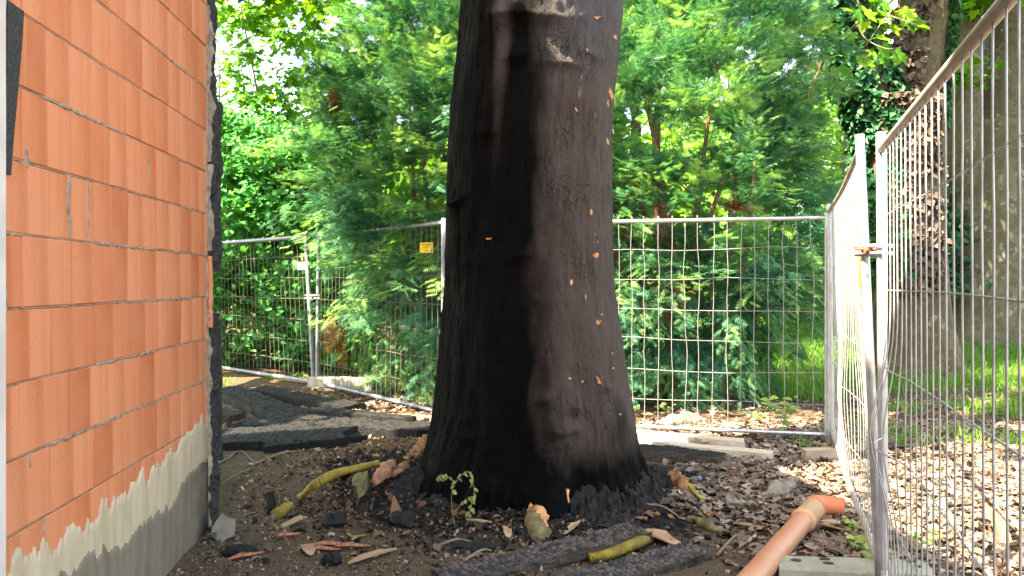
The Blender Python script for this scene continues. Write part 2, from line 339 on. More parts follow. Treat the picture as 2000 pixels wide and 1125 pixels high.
# ground
t = NT('soil'); pos = t.n('ShaderNodeNewGeometry').outputs['Position']; at = t.n('ShaderNodeAttribute', attribute_name='rnd')
n1 = t.noise(2.2, 6, pos); n2 = t.noise(16, 6, pos); n3 = t.noise(70, 3, pos)
soil = t.mix(n2, (.035, .024, .015), (.13, .092, .06)); soil = t.mix(t.ramp(n3, [(.62, 0.0), (.7, 1.0)]), soil, (.24, .19, .14))
grs = t.mix(n2, (.04, .09, .02), (.09, .15, .04))
c_ = t.mix(t.ramp(t.math('ADD', at.outputs['Fac'], t.math('MULTIPLY', t.math('SUBTRACT', n1, .5), .6)), [(1.2, 0.0), (1.7, 1.0)]), soil, grs)
r_ = c_
soot = t.ramp(t.math('SUBTRACT', t.math('MULTIPLY', at.outputs['Fac'], -1.0), t.math('MULTIPLY', t.math('SUBTRACT', n1, .5), .9)), [(.3, 0.0), (.75, 1.0)])
c_ = t.mix(soot, r_, t.mix(n2, (.006, .006, .006), (.03, .026, .024)))
t.bump(t.math('ADD', n2, t.math('MULTIPLY', n3, .4)), .9, .02); M_soil = t.base(c_, .95, .15)

# ------------------------------------------------------------------ ground
TC = np.array([0.134, 5.7])                         # foot of the burnt tree
def sm(a, b, x): u = np.clip((x-a)/(b-a), 0, 1); return u*u*(3-2*u)
def gz(x, y):
    x = np.asarray(x, float); y = np.asarray(y, float)
    r = np.hypot((x-TC[0])*.85, y-TC[1])
    z = .16*np.exp(-(r/1.05)**2)
    left = sm(-.35, -.8, x)
    z = z+left*(.16*sm(5.15, 5.75, y)*(1-.35*sm(6.5, 8, y)))*sm(-4, -1.5, x)+(1-sm(-4, -1.5, x))*.1*sm(5, 6, y)
    z = z+.05*sm(6.5, 8, y)*(1-left)
    z = z+.32*sm(10, 16, y)*sm(3, 7, x)
    near = np.exp(-((np.hypot(x-.5, y-6)/6)**2))
    p = np.stack([x, y, 0*x], -1)
    return z+fbm(p*1.3, 3, 3)*.022+near*fbm(p*7, 9, 3)*.011
def axis(lo, hi, d, far, ng):
    a = np.arange(lo, hi+1e-6, d); g = np.geomspace(d*1.6, far, ng); return np.concatenate([(lo-g)[::-1], a, hi+g])
gx, gy = axis(-2.6, 4.6, .03, 500, 40), axis(3.4, 9.2, .03, 500, 40)
X, Y = np.meshgrid(gx, gy, indexing='xy'); Z = gz(X, Y); nx, ny = len(gx), len(gy)
i, j = np.meshgrid(np.arange(ny-1), np.arange(nx-1), indexing='ij')
Q = np.stack([i*nx+j, i*nx+j+1, (i+1)*nx+j+1, (i+1)*nx+j], -1).reshape(-1, 4)
rr = np.hypot((X-TC[0]-.02)*.8, (Y-TC[1]+.15))
mask = -1.2*np.exp(-(rr/1.15)**4)+1.6*sm(9.3, 12, Y)*sm(.5, 2.6, X)+1.2*sm(14, 18, Y)
me = mesh_np('ground', np.stack([X, Y, Z], -1).reshape(-1, 3), Q, M_soil, True, mask.ravel())
ground = link('ground', me); ORG[ground] = np.zeros(3)
meta(ground, 'bare brown earth strewn with dead leaves, sooty round the trunk', 'ground', kind='structure')

# ------------------------------------------------------------------ building of orange clay blocks
WA = np.array([-1.836, 4.88]); ang = math.atan2(.083, 1.0)
bld = thing('brick_building', 'unplastered building of orange clay blocks with scorched corner', 'building', (WA[0], WA[1], 0), rotz=ang)
ORG[bld] = np.zeros(3)                              # parts are given in the building's own axes: x out of the wall, y along it (0 = corner), z up
HB = 5.6; L0 = -9.0
def prism(prof, x0, x1):                            # (y, z) outline extruded along x
    n = len(prof); V = np.array([[x0, a, b] for a, b in prof]+[[x1, a, b] for a, b in prof]); i_ = np.arange(n); j_ = (i_+1) % n
    return V, [np.stack([i_, j_, j_+n, i_+n], -1), np.array([np.arange(n)[::-1], np.arange(n)+n])]
RP = [(-.012, 5.72), (-1.2, 6.28), (-1.75, 6.42), (L0, 6.42)]     # gable line of the wall facing the tree
wv_, wf_ = join(box((-6, L0, -.4), (-.105, -3.75, HB)), box((-6, -3.75, -.4), (-.105, -2.36, .05)), box((-6, -3.75, 2.75), (-.105, -2.36, HB)), box((-6, -2.36, -.4), (-.105, -.012, HB)), prism([(-.012, HB+.001), (L0, HB+.001)]+RP[::-1], -6, -.105))
link('wall_core', mesh_np('wall_core', wv_, wf_, M_core, False), bld)
rv, rf_ = prism([(.05, 5.70), (-1.2, 6.29), (-1.75, 6.43), (L0-.3, 6.43), (L0-.3, 6.52), (-1.77, 6.52), (-1.22, 6.38), (.05, 5.79)], -6.3, .05); link('roof', mesh_np('roof', rv, rf_, M_roof, False), bld)
def brick_mesh(ln, seed, h=.243):
    r = np.random.default_rng(seed); V, Fq = box((-.1, -ln/2, -h/2), (0, ln/2, h/2))
    # bevelled front face with slightly worn arrises
    b = .004; fr = [[0, -ln/2+b, -h/2+b], [0, ln/2-b, -h/2+b], [0, ln/2-b, h/2-b], [0, -ln/2+b, h/2-b]]
    ri = [[-b, -ln/2, -h/2], [-b, ln/2, -h/2], [-b, ln/2, h/2], [-b, -ln/2, h/2]]
    bk = [[-.1, -ln/2, -h/2], [-.1, ln/2, -h/2], [-.1, ln/2, h/2], [-.1, -ln/2, h/2]]
    V = np.array(fr+ri+bk); V[:8] += r.normal(0, .0008, (8, 3))
    Fq = [[0, 1, 2, 3]]
    for a in range(4):
        c = (a+1) % 4; Fq += [[4+a, 4+c, c, a], [8+a, 8+c, 4+c, 4+a]]
    return mesh_np('brick', V, np.array(Fq), M_brick, False)
BL = .3655
bm_full = [brick_mesh(BL-.0035, k) for k in range(6)]; cut = {}
def cutmesh(ln):
    k = round(ln*50)/50
    if k not in cut: cut[k] = brick_mesh(ln, 77+len(cut))
    return cut[k]
rows = [1.408+.25*k for k in range(-6, 20)]
def lay(y0, y1, z, off, k):
    y = y1-off
    segs = []
    if off > .03: segs.append((y1-off, y1))
    while y-BL > y0: segs.append((y-BL, y)); y -= BL
    if y-y0 > .03: segs.append((y0, y))
    for a, b in segs:
        if b-a > BL-.004: m_ = bm_full[random.randrange(6)]; s_ = 1.0
        else: m_ = cutmesh(b-a-.0025); s_ = (b-a-.0025)/(round((b-a-.0025)*50)/50)
        link('brick', m_, bld, (random.uniform(-.0015, .0018), (a+b)/2, z+.125+random.uniform(-.001, .001)), (0, random.uniform(-.003, .003), random.uniform(-.004, .004)), (1, s_, 1))
for k, z in enumerate(rows):
    if z > 5.05: continue
    off = (.12 if k % 2 else .30)+random.uniform(-.03, .03)
    if z < 2.6:
        lay(-2.262, -.02, z, off, k)
    else: lay(-3.9 if z < 4.5 else -2.8, -.02, z, off, k)
# mortar beds, thicker and squeezed out in places
for k, z in enumerate(rows):
    if z > 4.4: continue
    n = 230; u = np.linspace(-2.262, -.02, n); fat = np.clip(fbm(np.stack([u*2.2, 0*u+k*7.1, 0*u], -1), 21, 3)*.5+.5, 0, 1)
    fat *= (1.0 if z < 1.7 else .75); nz_ = fbm(np.stack([u*45, 0*u+k, 0*u], -1), 5, 2)
    hgt = .0036+.0036*sm(.45, .8, fat)*(1+.8*nz_); out = -.005+.006*sm(.4, .75, fat)*(1+.6*nz_)
    V = np.concatenate([np.stack([0*u-.05, u, z+hgt], -1), np.stack([out, u, z+hgt*.8], -1), np.stack([out, u, z-hgt*.9], -1), np.stack([0*u-.05, u, z-hgt], -1)])
    a = np.arange(n-1); Q = np.concatenate([np.stack([a+r*n, a+1+r*n, a+1+(r+1)*n, a+(r+1)*n], -1) for r in range(3)])
    link('mortar_joint', mesh_np('mortar_joint', V, Q, M_mortar), bld)
def wall_uv(x, y):                                  # photo point on the wall -> (along wall, z)
    s_ = 600-.6987*(x-10); Yw = F/s_; return -(4.88-Yw)/math.cos(ang), CH-(y-HZ)/s_
def smear(x, y0, y1, w, seed):
    u, z1 = wall_uv(x, y0); _, z0 = wall_uv(x, y1); n = 40; zz = np.linspace(z0, z1, n); r = np.random.default_rng(seed)
    q = np.stack([zz*22, 0*zz+seed, 0*zz], -1); L = u-w*(1.0+.7*fbm(q, 3, 3)); R = u+w*(1.0+.7*fbm(q, 8, 3)); tp = sm(0, .12, (zz-z0)/(z1-z0))*sm(0, .12, (z1-zz)/(z1-z0))
    V = np.concatenate([np.stack([0*zz-.004, L, zz], -1), np.stack([.005*tp+.001*fbm(q*2, 4, 2)-.001, (L+R)/2+.2*(L-u), zz], -1), np.stack([0*zz-.004, R, zz], -1)])
    a = np.arange(n-1); Q = np.concatenate([np.stack([a+k*n, a+(k+1)*n, a+1+(k+1)*n, a+1+k*n], -1) for k in range(2)])
    link('mortar_smear', mesh_np('mortar_smear', V, Q, M_mortar), bld)
for a in ((291, 290, 388, .014, 1), (136, 342, 468, .016, 2), (173, 352, 466, .013, 3), (52, 288, 332, .02, 4), (397, 665, 745, .03, 5), (58, 885, 915, .01, 6), (86, 1015, 1040, .008, 7)): smear(*a)
def coat_sheet(name, pts, m_, off, seed, amp):
    P = np.array([wall_uv(*p) for p in pts]); u = np.arange(P[0, 0], P[-1, 0], .0035); z = np.interp(u, P[:, 0], P[:, 1])
    q = np.stack([u*16, 0*u+seed, 0*u], -1); z = z+amp*fbm(q, seed, 5, .62)+amp*.7*np.maximum(0, vnoise(q*3.1, seed+9))**2
    n = len(u); nr = 26; rows_ = []
    for k in range(nr):
        tt = k/(nr-1); zz = z*(1-tt)+(-.3)*tt; q2 = np.stack([u*6, zz*2.5, 0*u], -1)
        rows_.append(np.stack([off+.0015*fbm(q2, seed, 3), u, zz], -1))
    V = np.concatenate([np.stack([0*u-.003, u, z+.001], -1)]+rows_); a = np.arange(n-1)
    Q = np.concatenate([np.stack([a+k*n, a+(k+1)*n, a+1+(k+1)*n, a+1+k*n], -1) for k in range(nr)])
    link(name, mesh_np(name, V, Q, m_), bld)
coat_sheet('sealing_coat', [(12, 1103), (60, 1088), (108, 1092), (130, 1052), (165, 1038), (185, 1002), (205, 1000), (232, 985), (262, 938), (288, 935), (310, 905), (330, 874), (350, 876), (366, 850), (380, 826), (404, 822)], M_coat1, .0045, 31, .045)
coat_sheet('base_coat', [(12, 1190), (80, 1150), (140, 1120), (180, 1085), (225, 1068), (260, 1050), (285, 1010), (312, 1004), (340, 982), (350, 958), (372, 928), (392, 905), (404, 898)], M_coat2, .009, 47, .028)
# mortar edge and burnt bitumen sheets on the corner
def ragged(name, x0, x1, ya, yb, z0, z1, m_, seed, amp, parent=bld, n=90):
    zz = np.linspace(z0, z1, n); q = np.stack([zz*9, 0*zz+seed, 0*zz], -1); e = x1+amp*fbm(q, seed, 5, .65)
    V = np.concatenate([np.stack([0*zz+x0, 0*zz+ya, zz], -1), np.stack([e, ya+.01*vnoise(q*3, 3), zz], -1), np.stack([e-.004, 0*zz+yb, zz], -1), np.stack([0*zz+x0, 0*zz+yb, zz], -1)])
    a = np.arange(n-1); Q = np.concatenate([np.stack([a+k*n, a+1+k*n, a+1+((k+1) % 4)*n, a+((k+1) % 4)*n], -1) for k in range(4)])
    cp = np.array([[0, n, 2*n, 3*n], [n-1, 4*n-1, 3*n-1, 2*n-1]])
    link(name, mesh_np(name, V, [Q, cp], m_), parent)
ragged('mortar_edge', -.09, .004, -.022, .006, -.3, HB-.05, M_mortar, 4, .007)
zb = lambda y: CH-(y-HZ)/324
ragged('bitumen_sheet', -.3, .045, .02, .05, zb(382), HB-.06, M_bit, 11, .016)
ragged('bitumen_sheet', -.3, .062, .052, .085, zb(530), zb(195), M_bit, 12, .010)
ragged('clay_reveal', -.3, .022, .01, .04, zb(640), zb(500), M_brick, 13, .004)
ragged('bitumen_sheet', -.3, .047, .042, .075, -.2, zb(612), M_bit, 14, .012)
ragged('bitumen_sheet', -.3, .062, .078, .1, zb(905), zb(628), M_bit, 15, .008)
ragged('mortar_edge', -.2, .018, .007, .018, -.1, zb(610), M_mortar, 16, .016)
ragged('mortar_edge', -.2, .022, .007, .018, zb(490), zb(10), M_mortar, 17, .018)
# pale door jamb and loose felt strip at the near end
jv, jf = join(box((-.10, -2.36, -.3), (.018, -2.285, 2.7)), box((-.10, -2.285, -.3), (-.02, -2.266, 2.7))); link('door_jamb', mesh_np('door_jamb', jv, jf, [M_jamb], False), bld)
dv, df = box((-.6, -3.75, .05), (-.5, -2.36, 2.75)); link('dark_recess_sheet', mesh_np('dark_recess_sheet', dv, df, M_dark, False), bld)  # dark sheet whose colour stands for shade in the unlit interior
ul, zt = wall_uv(36, 22); um, zm = wall_uv(18, 342); u0 = -2.283
n = 24; zz = np.linspace(zm, zt, n); rt = np.interp(zz, [zm, zt], [um, ul]); o_ = .012+.006*np.sin(zz*6)
V = np.concatenate([np.stack([o_+.006, 0*zz+u0, zz], -1), np.stack([o_, rt, zz], -1), np.stack([o_-.004, rt, zz], -1), np.stack([o_+.002, 0*zz+u0, zz], -1)]); a = np.arange(n-1)
Q = np.concatenate([np.stack([a+k*n, a+((k+1) % 4)*n, a+1+((k+1) % 4)*n, a+1+k*n], -1) for k in range(4)])
link('felt_strip', mesh_np('felt_strip', V, [Q, np.array([[0, n, 2*n, 3*n], [n-1, 4*n-1, 3*n-1, 2*n-1]])], M_felt, False), bld)
jb = np.linspace(-.3, 2.7, 60); q = np.stack([jb*7, 0*jb, 0*jb], -1)
V = np.concatenate([np.stack([0*jb+.003+.002*fbm(q, 6, 3), 0*jb-2.285, jb], -1), np.stack([0*jb+.0035, -2.258+.009*fbm(q, 2, 4), jb], -1)]); a = np.arange(59)
link('mortar_edge', mesh_np('mortar_edge', V, np.stack([a, a+60, a+61, a+1], -1), M_mortar), bld)

# ------------------------------------------------------------------ the burnt plane tree
def zpx(y): return CH-(y-HZ)/277.2
prof_y = [1020, 966, 921, 881, 811, 711, 560, 400, 280, 0, -300, -800]
prof_c = [1040, 1040, 1037, 1037, 1040, 1041, 1036, 1033, 1035, 1058, 1085, 1120]
prof_h = [272, 243, 221, 206, 194, 182, 164, 159, 158, 157, 158, 165]
pz = np.array([zpx(y) for y in prof_y])
zz = np.concatenate([np.linspace(-.2, 3.75, 340), np.linspace(3.8, 6.4, 35)]); nth = 340
th = np.arange(nth)*2*PI/nth                        # 0 = towards the camera, +90 deg = right
ZZ, TH = np.meshgrid(zz, th, indexing='ij')
rad = np.interp(ZZ, pz, np.array(prof_h)/277.2*.993); cxs = np.interp(ZZ, pz, (np.array(prof_c)-1000)/277.2)
def wrap(a): return (a+PI) % (2*PI)-PI
D = np.zeros_like(ZZ)
def tx(x, y):
    z = zpx(y); return math.asin(max(-.98, min(.98, (x-np.interp(z, pz, prof_c))/np.interp(z, pz, prof_h)))), z
def knob(x, y, wx, wy, amp):
    global D
    t0, z0 = tx(x, y); D = D+1.35*amp*np.exp(-(wrap(TH-t0)/(wx/160))**2-((ZZ-z0)/(wy/277))**2)
def fold(x0, y0, x1, y1, h, amp, lip=.24):
    amp *= 1.25           # drooping lip of bark: swells downwards, ends abruptly
    global D
    a, z0 = tx(x0, y0); b, z1 = tx(x1, y1); u = (wrap(TH-a))/(b-a); zl = z0+(z1-z0)*u+.022*fbm(np.stack([u*3.5, 0*u, 0*u+x0], -1), 5, 3)-.05*(h/70)*((u-.5)*2)**2*-1
    s_ = (ZZ-zl)/(h/277); w = np.exp(-((u-.5)/.34)**2)*(1+.5*fbm(np.stack([u*5, ZZ*9, 0*u+y0], -1), 15, 3))
    D = D+amp*w*np.where(s_ > 0, np.exp(-np.maximum(s_, 0)*1.25), np.exp(np.minimum(s_, 0)/lip))
fold(940, 80, 1125, 92, 75, .07, .22); fold(975, 150, 1040, 156, 34, .038); fold(1035, 165, 1135, 172, 26, .026)
fold(878, 405, 925, 403, 30, .034); fold(868, 518, 990, 514, 30, .010); fold(965, 505, 1066, 512, 34, .022); fold(1110, 138, 1170, 146, 22, .02); fold(925, 290, 985, 285, 40, .02)

for a in ((1055, 752, 10, 12, .032), (1112, 770, 10, 16, .028), (1085, 808, 22, 10, .034), (1108, 803, 8, 10, .02), (1040, 580, 8, 8, .015), (1068, 800, 7, 7, .018), (1170, 740, 9, 9, .016), (925, 825, 14, 8, .014), (1195, 800, 40, 30, .014)): knob(*a)
# long ribs and hollows down the stem
D = D+.028*np.exp(-(wrap(TH-.12)/.16)**2)*sm(2.6, 1.2, ZZ)-.022*np.exp(-(wrap(TH-.42)/.13)**2)*sm(1.3, .5, ZZ)+.03*np.exp(-(wrap(TH-.75)/.25)**2)*sm(1.2, .2, ZZ)
D = D-.012*np.exp(-(wrap(TH+.25)/.12)**2)*sm(3.4, 2.2, ZZ)
foot = np.exp(-np.maximum(ZZ-.02, 0)/.24)
D = D+foot*(.13*np.exp(-(wrap(TH-.10)/.15)**2)-.06*np.exp(-(wrap(TH+.22)/.2)**2)+.06*np.exp(-(wrap(TH-1.1)/.25)**2)+.06*np.exp(-(wrap(TH+1.15)/.25)**2)-.08*np.exp(-(wrap(TH-.45)/.2)**2)+.05*np.cos(TH*3+2)*(np.abs(wrap(TH)) > 1.4))
pp = np.stack([np.sin(TH)*3.2, np.cos(TH)*3.2, ZZ*1.1], -1)
D = D+.022*fbm(pp*.8, 2, 3)+.009*fbm(pp*np.array([3.0, 3.0, 3.4]), 6, 4)+.0042*fbm(pp*np.array([9, 9, 6]), 8, 3)-.007*np.maximum(0, 1-np.abs(fbm(pp*np.array([4.5, 4.5, 1.2]), 71, 3))*7)*sm(-.3, .5, fbm(pp*1.5, 73, 2))
burl = np.exp(-((ZZ-zpx(925))/.13)**2-(wrap(TH+.28)/.32)**2); D = D+burl*(.05+.045*fbm(pp*7, 12, 4))
low = sm(.5, .12, ZZ); D = D+low*.018*fbm(pp*6, 14, 4)
R_ = rad+D
XX = TC[0]-.134+cxs+R_*np.sin(TH); YY = TC[1]-R_*np.cos(TH)*.97
V = np.stack([XX, YY, ZZ], -1).reshape(-1, 3); nz = len(zz)
i, j = np.meshgrid(np.arange(nz-1), np.arange(nth), indexing='ij'); j2 = (j+1) % nth
Q = np.stack([i*nth+j, i*nth+j2, (i+1)*nth+j2, (i+1)*nth+j], -1).reshape(-1, 4)
# depth of char: the side towards the building burnt deepest; pale strip on it is a painted soft sheen
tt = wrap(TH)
char = .48+.6*sm(.26, -.30, tt+.10*fbm(pp*np.array([1, 1, 1.2]), 33, 4))+.3*sm(-.5, -1.1, tt)+.5*sm(.55, .1, ZZ)-.42*np.exp(-(wrap(tt+.42)/.13)**2)*sm(1.7, 2.5, ZZ)-.25*sm(2.6, 3.1, ZZ)*sm(-.9, -.3, tt)  # far-left term blackens the flank to offset sky light
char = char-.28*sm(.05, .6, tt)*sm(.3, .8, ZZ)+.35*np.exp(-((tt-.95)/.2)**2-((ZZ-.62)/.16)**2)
burnt = thing('burnt_tree', 'massive charred black plane trunk beside the orange block wall', 'tree', (TC[0], TC[1], float(gz(*TC))))
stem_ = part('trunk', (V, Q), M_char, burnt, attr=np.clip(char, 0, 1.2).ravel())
def tsurf(x, y, lift=.004):
    t0, z0 = tx(x, y); a = int(np.argmin(np.abs(zz-z0))); b = int(round(t0/(2*PI)*nth)) % nth
    p = np.array([XX[a, b], YY[a, b], ZZ[a, b]]); nn = np.array([math.sin(t0), -math.cos(t0), 0]); return p+nn*lift, t0
def chip(x, y, w, h, skew=0, seed=0, m_=None):
    r = np.random.default_rng(seed+int(x*7+y)); k = 9; an = np.arange(k)*2*PI/k; rr_ = r.uniform(.55, 1.15, k)
    pts = []
    for a, q_ in zip(an, rr_):
        dx, dy = w/2*math.cos(a)*q_, h/2*math.sin(a)*q_; p, _ = tsurf(x+dx+skew*-dy, y-dy, .0015); pts.append(p)
    c, t0 = tsurf(x, y, .003); bk = [p-np.array([math.sin(t0), -math.cos(t0), 0])*.02 for p in pts]
    V = np.array(pts+bk+[c]); a = np.arange(k); b = (a+1) % k
    part('bare_wood_patch', (V, [np.stack([a, b, a*0+2*k], -1), np.stack([a+k, b+k, b, a], -1)]), m_ or M_raw, stem_, smooth=False)
for a in ((1184, 200, 13, 26, .4), (1175, 219, 6, 16, 0), (1178, 288, 9, 11, .2), (1150, 503, 14, 12, 0), (1104, 551, 8, 11, 0), (1139, 424, 5, 14, 0), (1153, 622, 8, 8, 0), (1153, 72, 11, 6, -1), (1190, 94, 5, 10, 0),
          (1150, 725, 5, 14, .3), (960, 473, 9, 6, 0), (1113, 243, 5, 5, 0), (1102, 718, 7, 5, 0), (1124, 726, 5, 5, 0), (1154, 478, 5, 4, 0), (1180, 706, 5, 5, 0), (1193, 790, 7, 4, 0), (1148, 463, 5, 4, 0), (1128, 578, 3, 9, 0), (1180, 680, 4, 5, 0), (1160, 610, 4, 5, 0)):
    chip(*a)
for a in ((1095, 915, 9, 30, 0), (1112, 945, 12, 26, .2), (1180, 966, 16, 9, 0), (1165, 970, 10, 7, 0)): chip(*a, m_=M_raw)
# limbs and crown above the picture
def limb(p0, d, L, r0, seed, n=9, up=.35):
    r = np.random.default_rng(seed); P = [np.array(p0, float)]; d = norm(d)
    for k in range(n): d = norm(d+r.normal(0, .13, 3)+np.array([0, 0, up*.12])); P.append(P[-1]+d*L/n)
    return np.array(P), np.linspace(r0, r0*.22, n+1)
def crown_leaves(limbs, n, size, spread, seed, tv=LOBE_V, tf=LOBE_F, zmin=None):
    r = np.random.default_rng(seed); pos = []
    per = n//len(limbs)
    for P in limbs:
        ncl = max(6, per//60); tcl = r.uniform(.3, 1.05, ncl); ids = np.clip((tcl*(len(P)-1)).astype(int), 0, len(P)-1); cl = P[ids]+r.normal(0, spread, (ncl, 3))*np.array([1, 1, .6])
        k = r.integers(0, ncl, per); pos.append(cl[k]+r.normal(0, spread*.42, (per, 3))*np.array([1, 1, .5]))
    pos = np.concatenate(pos)
    if zmin is not None: pos = pos[pos[:, 2] > zmin(pos)]
    N = len(pos); f = norm(r.normal(0, 1, (N, 3))*np.array([1, 1, .35])+np.array([0, 0, -.35])); nn = norm(np.array([0, 0, 1.])+r.normal(0, .45, (N, 3)))
    V, Fs = scatter(tv, tf, pos, f, nn, size*r.uniform(.65, 1.25, N)); return (V, Fs), np.repeat(r.uniform(0, 1, N), len(tv))
top = np.array([.44, 5.7, 6.2]); lims = []
for k, (dx, dy, L) in enumerate(((-.7, .4, 4.2), (.75, .5, 4.0), (.1, -.55, 3.0), (.1, .9, 4.0))):
    P, r_ = limb(top+np.array([0, 0, -.4]), (dx, dy, .75), L, .30, 50+k); lims.append(P); part('limb', tube(P, r_, 10), M_char, burnt)
    for s_ in range(3):
        q = P[3+2*s_]; P2, r2 = limb(q, (dx+random.uniform(-1, 1), dy+random.uniform(-1, 1), .3), 2.0, .09, 90+k*5+s_, 6); lims.append(P2); part('limb', tube(P2, r2, 6), M_char, burnt)
vf, at_ = crown_leaves([p for p in lims], 380, .2, .6, 5, zmin=lambda p: 2.2+.37*p[:, 1]+1.2); meta(part('crown', vf, M_plane, burnt, False, at_), kind='stuff')

# ------------------------------------------------------------------ hoarding: mesh fence panels
def panel(label, A, B, z0, h, nv, nh, leanA=(0, 0), leanB=(0, 0), bulge=None, rp=.021, rw=.0032, wire=M_wire, post=M_galv, rail=None, group='mesh fence panels', zB=None, jit=.004, seed=0, bottom=True, posts=(1, 1), overshoot=.03, wlim=None, ptop=1.015):
    A = np.array(A, float); B = np.array(B, float); L = np.linalg.norm(B-A); nn = np.array([-(B-A)[1], (B-A)[0]])/L
    root = thing('mesh_fence', label, 'fence', (A[0], A[1], float(gz(*A))), group); zB = z0 if zB is None else zB; r = np.random.default_rng(seed)
    def S(t, v, out=0.0):
        t = np.asarray(t, float); v = np.asarray(v, float); t, v = np.broadcast_arrays(t, v)
        la = np.array(leanA); lb = np.array(leanB); lean = la[None]*(1-t)[..., None]+lb[None]*t[..., None]
        xy = A+(B-A)*t[..., None]+lean*v[..., None]
        b = (bulge(t, v) if bulge else 0*t)+out
        xy = xy+nn*np.asarray(b)[..., None]
        return np.concatenate([xy, (z0+(zB-z0)*t+h*v)[..., None]], -1)
    for k, t in enumerate((0, 1)):
        if not posts[k]: continue
        v = np.linspace(-.04, ptop, 14); po = part('post', tube(S(0*v+t, v), rp, 14), post, root)
    tt = np.linspace(0, 1, 40)
    part('top_rail', tube(S(tt, 0*tt+.992), rp*.86, 10), rail or post, root)
    if bottom: part('bottom_rail', tube(S(tt, 0*tt+.012), rp*.86, 10), rail or post, root)
    for k in range(1, nh):
        w = .004*np.cumsum(r.normal(0, .25, 40)); wv2 = k/nh+jit*.6*np.interp(tt, np.linspace(0, 1, 9), r.normal(0, 1, 9))
        part('wire', tube(S(tt, wv2, .004), rw, 6), wire, root)
    for k in range(1, nv):
        v = np.linspace(.0, 1+overshoot/h, 26); t0 = k/nv+r.normal(0, .0009)
        if wlim and not wlim(t0): continue
        wob = jit/L*np.interp(v, np.linspace(0, 1, 9), r.normal(0, 1, 9))
        part('wire', tube(S(t0+wob, v, -.004), rw, 6), wire, root)
    return root, S
pA, SA = panel('grey mesh fence panel with yellow sign, yew growing through it', (-2.60, 10.8), (-.70, 8.3), .13, 1.99, 28, 7, leanA=(.02, 0), seed=1, rp=.027, rw=.003, wire=M_wire_shade, post=M_galv_shade)
pB, SB = panel('grey mesh fence panel with small white sign in front of hazel', (-5.15, 13.25), (-2.66, 10.86), .13, 1.99, 28, 7, leanB=(-.11, .02), seed=2, rp=.031, rw=.0032, wire=M_wire_shade, post=M_galv_shade)
pC, SC = panel('pale mesh fence panel standing straight behind the burnt trunk', (-.55, 8.14), (2.834, 7.28), .10, 1.99, 28, 7, seed=3, rp=.021, rw=.0027, jit=.008, wire=M_wire2)
def bulD(t, v): return .02*np.sin(PI*t)*(v*1.2-.2)+.05*np.sin(PI*t)*np.sin(t*9)*np.exp(-((v-.3)/.2)**2)
pD, SD = panel('warped mesh fence panel with dense wires leaning against its coupling post', (2.85, 7.2), (1.726, 3.80), .14, 2.0, 33, 6, leanA=(-.03, 0), leanB=(-.091, 0), bulge=bulD, seed=4, rp=.021, rw=.0026, rail=M_rust, jit=.010, ptop=1.025, overshoot=-.01)
def bulE(t, v): return -.085*sm(.0, .06, t)*np.exp(-((t-.10)/.07)**2-((v-.36)/.13)**2)
pE, SE = panel('rusting mesh fence panel running past the camera side of the coupling', (1.70, 3.70), (.625, .36), .15, 1.97, 34, 6, leanA=(-.012, 0), bulge=bulE, seed=5, rp=.022, rw=.0030, rail=M_rust, jit=.004, ptop=1.032, overshoot=-.008)
# coupling clamp
zc = 1.645; ca = np.array([1.655, 3.80]); cbp = np.array([1.694, 3.70])
cl = thing('fence_coupling', 'steel clamp with rusty bolt joining the two fence posts', 'clamp', (1.66, 3.73, zc-.03))
for dz in (.018, -.016):
    for s_ in (-1, 1):
        d = norm(cbp-ca); nn = np.array([-d[1], d[0]])*s_*.027; p0 = ca-d*.028+nn; p1 = cbp+d*.028+nn; tt = np.linspace(0, 1, 6)[:, None]
        a = np.concatenate([p0+(p1-p0)*tt, np.full((6, 1), zc+dz)], 1); Vb, Fb = tube(a, .012, 4, flat=None); Vb[:, 2] = zc+dz+(Vb[:, 2]-zc-dz)*.85; part('clamp_plate', (Vb, Fb), M_galv, cl, False)
mid = (ca+cbp)/2; dd = norm(cbp-ca); nn = np.array([-dd[1], dd[0]])
q0 = np.array([*(mid-nn*.05), zc]); q1 = np.array([*(mid+nn*.05), zc]); bolt_ = part('bolt', tube(np.array([q0, (q0+q1)/2, q1]), .008, 8), M_rustbolt, cl)
for q in (q0, q1): part('nut', tube(np.array([q-np.array([*nn, 0])*.008, q+np.array([*nn, 0])*.008]), .018, 6), M_rustbolt, bolt_, False)
part('bolt_handle', tube(np.array([q0+[-.045, 0, .006], q0+[0, 0, 0.004], q0+[.01, 0, -.012]]), .006, 6), M_rustbolt, bolt_)
# second clamp on the far posts
cl2 = thing('fence_coupling', 'small grey clamp joining posts beside the white sign', 'clamp', (-2.66, 10.8, 1.3))
for dz in (.02, -.02): part('clamp_plate', box((-2.76, 10.76, 1.30+dz-.012), (-2.56, 10.785, 1.30+dz+.012)), M_galv, cl2, False)
part('bolt', tube(np.array([[-2.66, 10.73, 1.3], [-2.66, 10.84, 1.3]]), .012, 8), M_rustbolt, cl2)
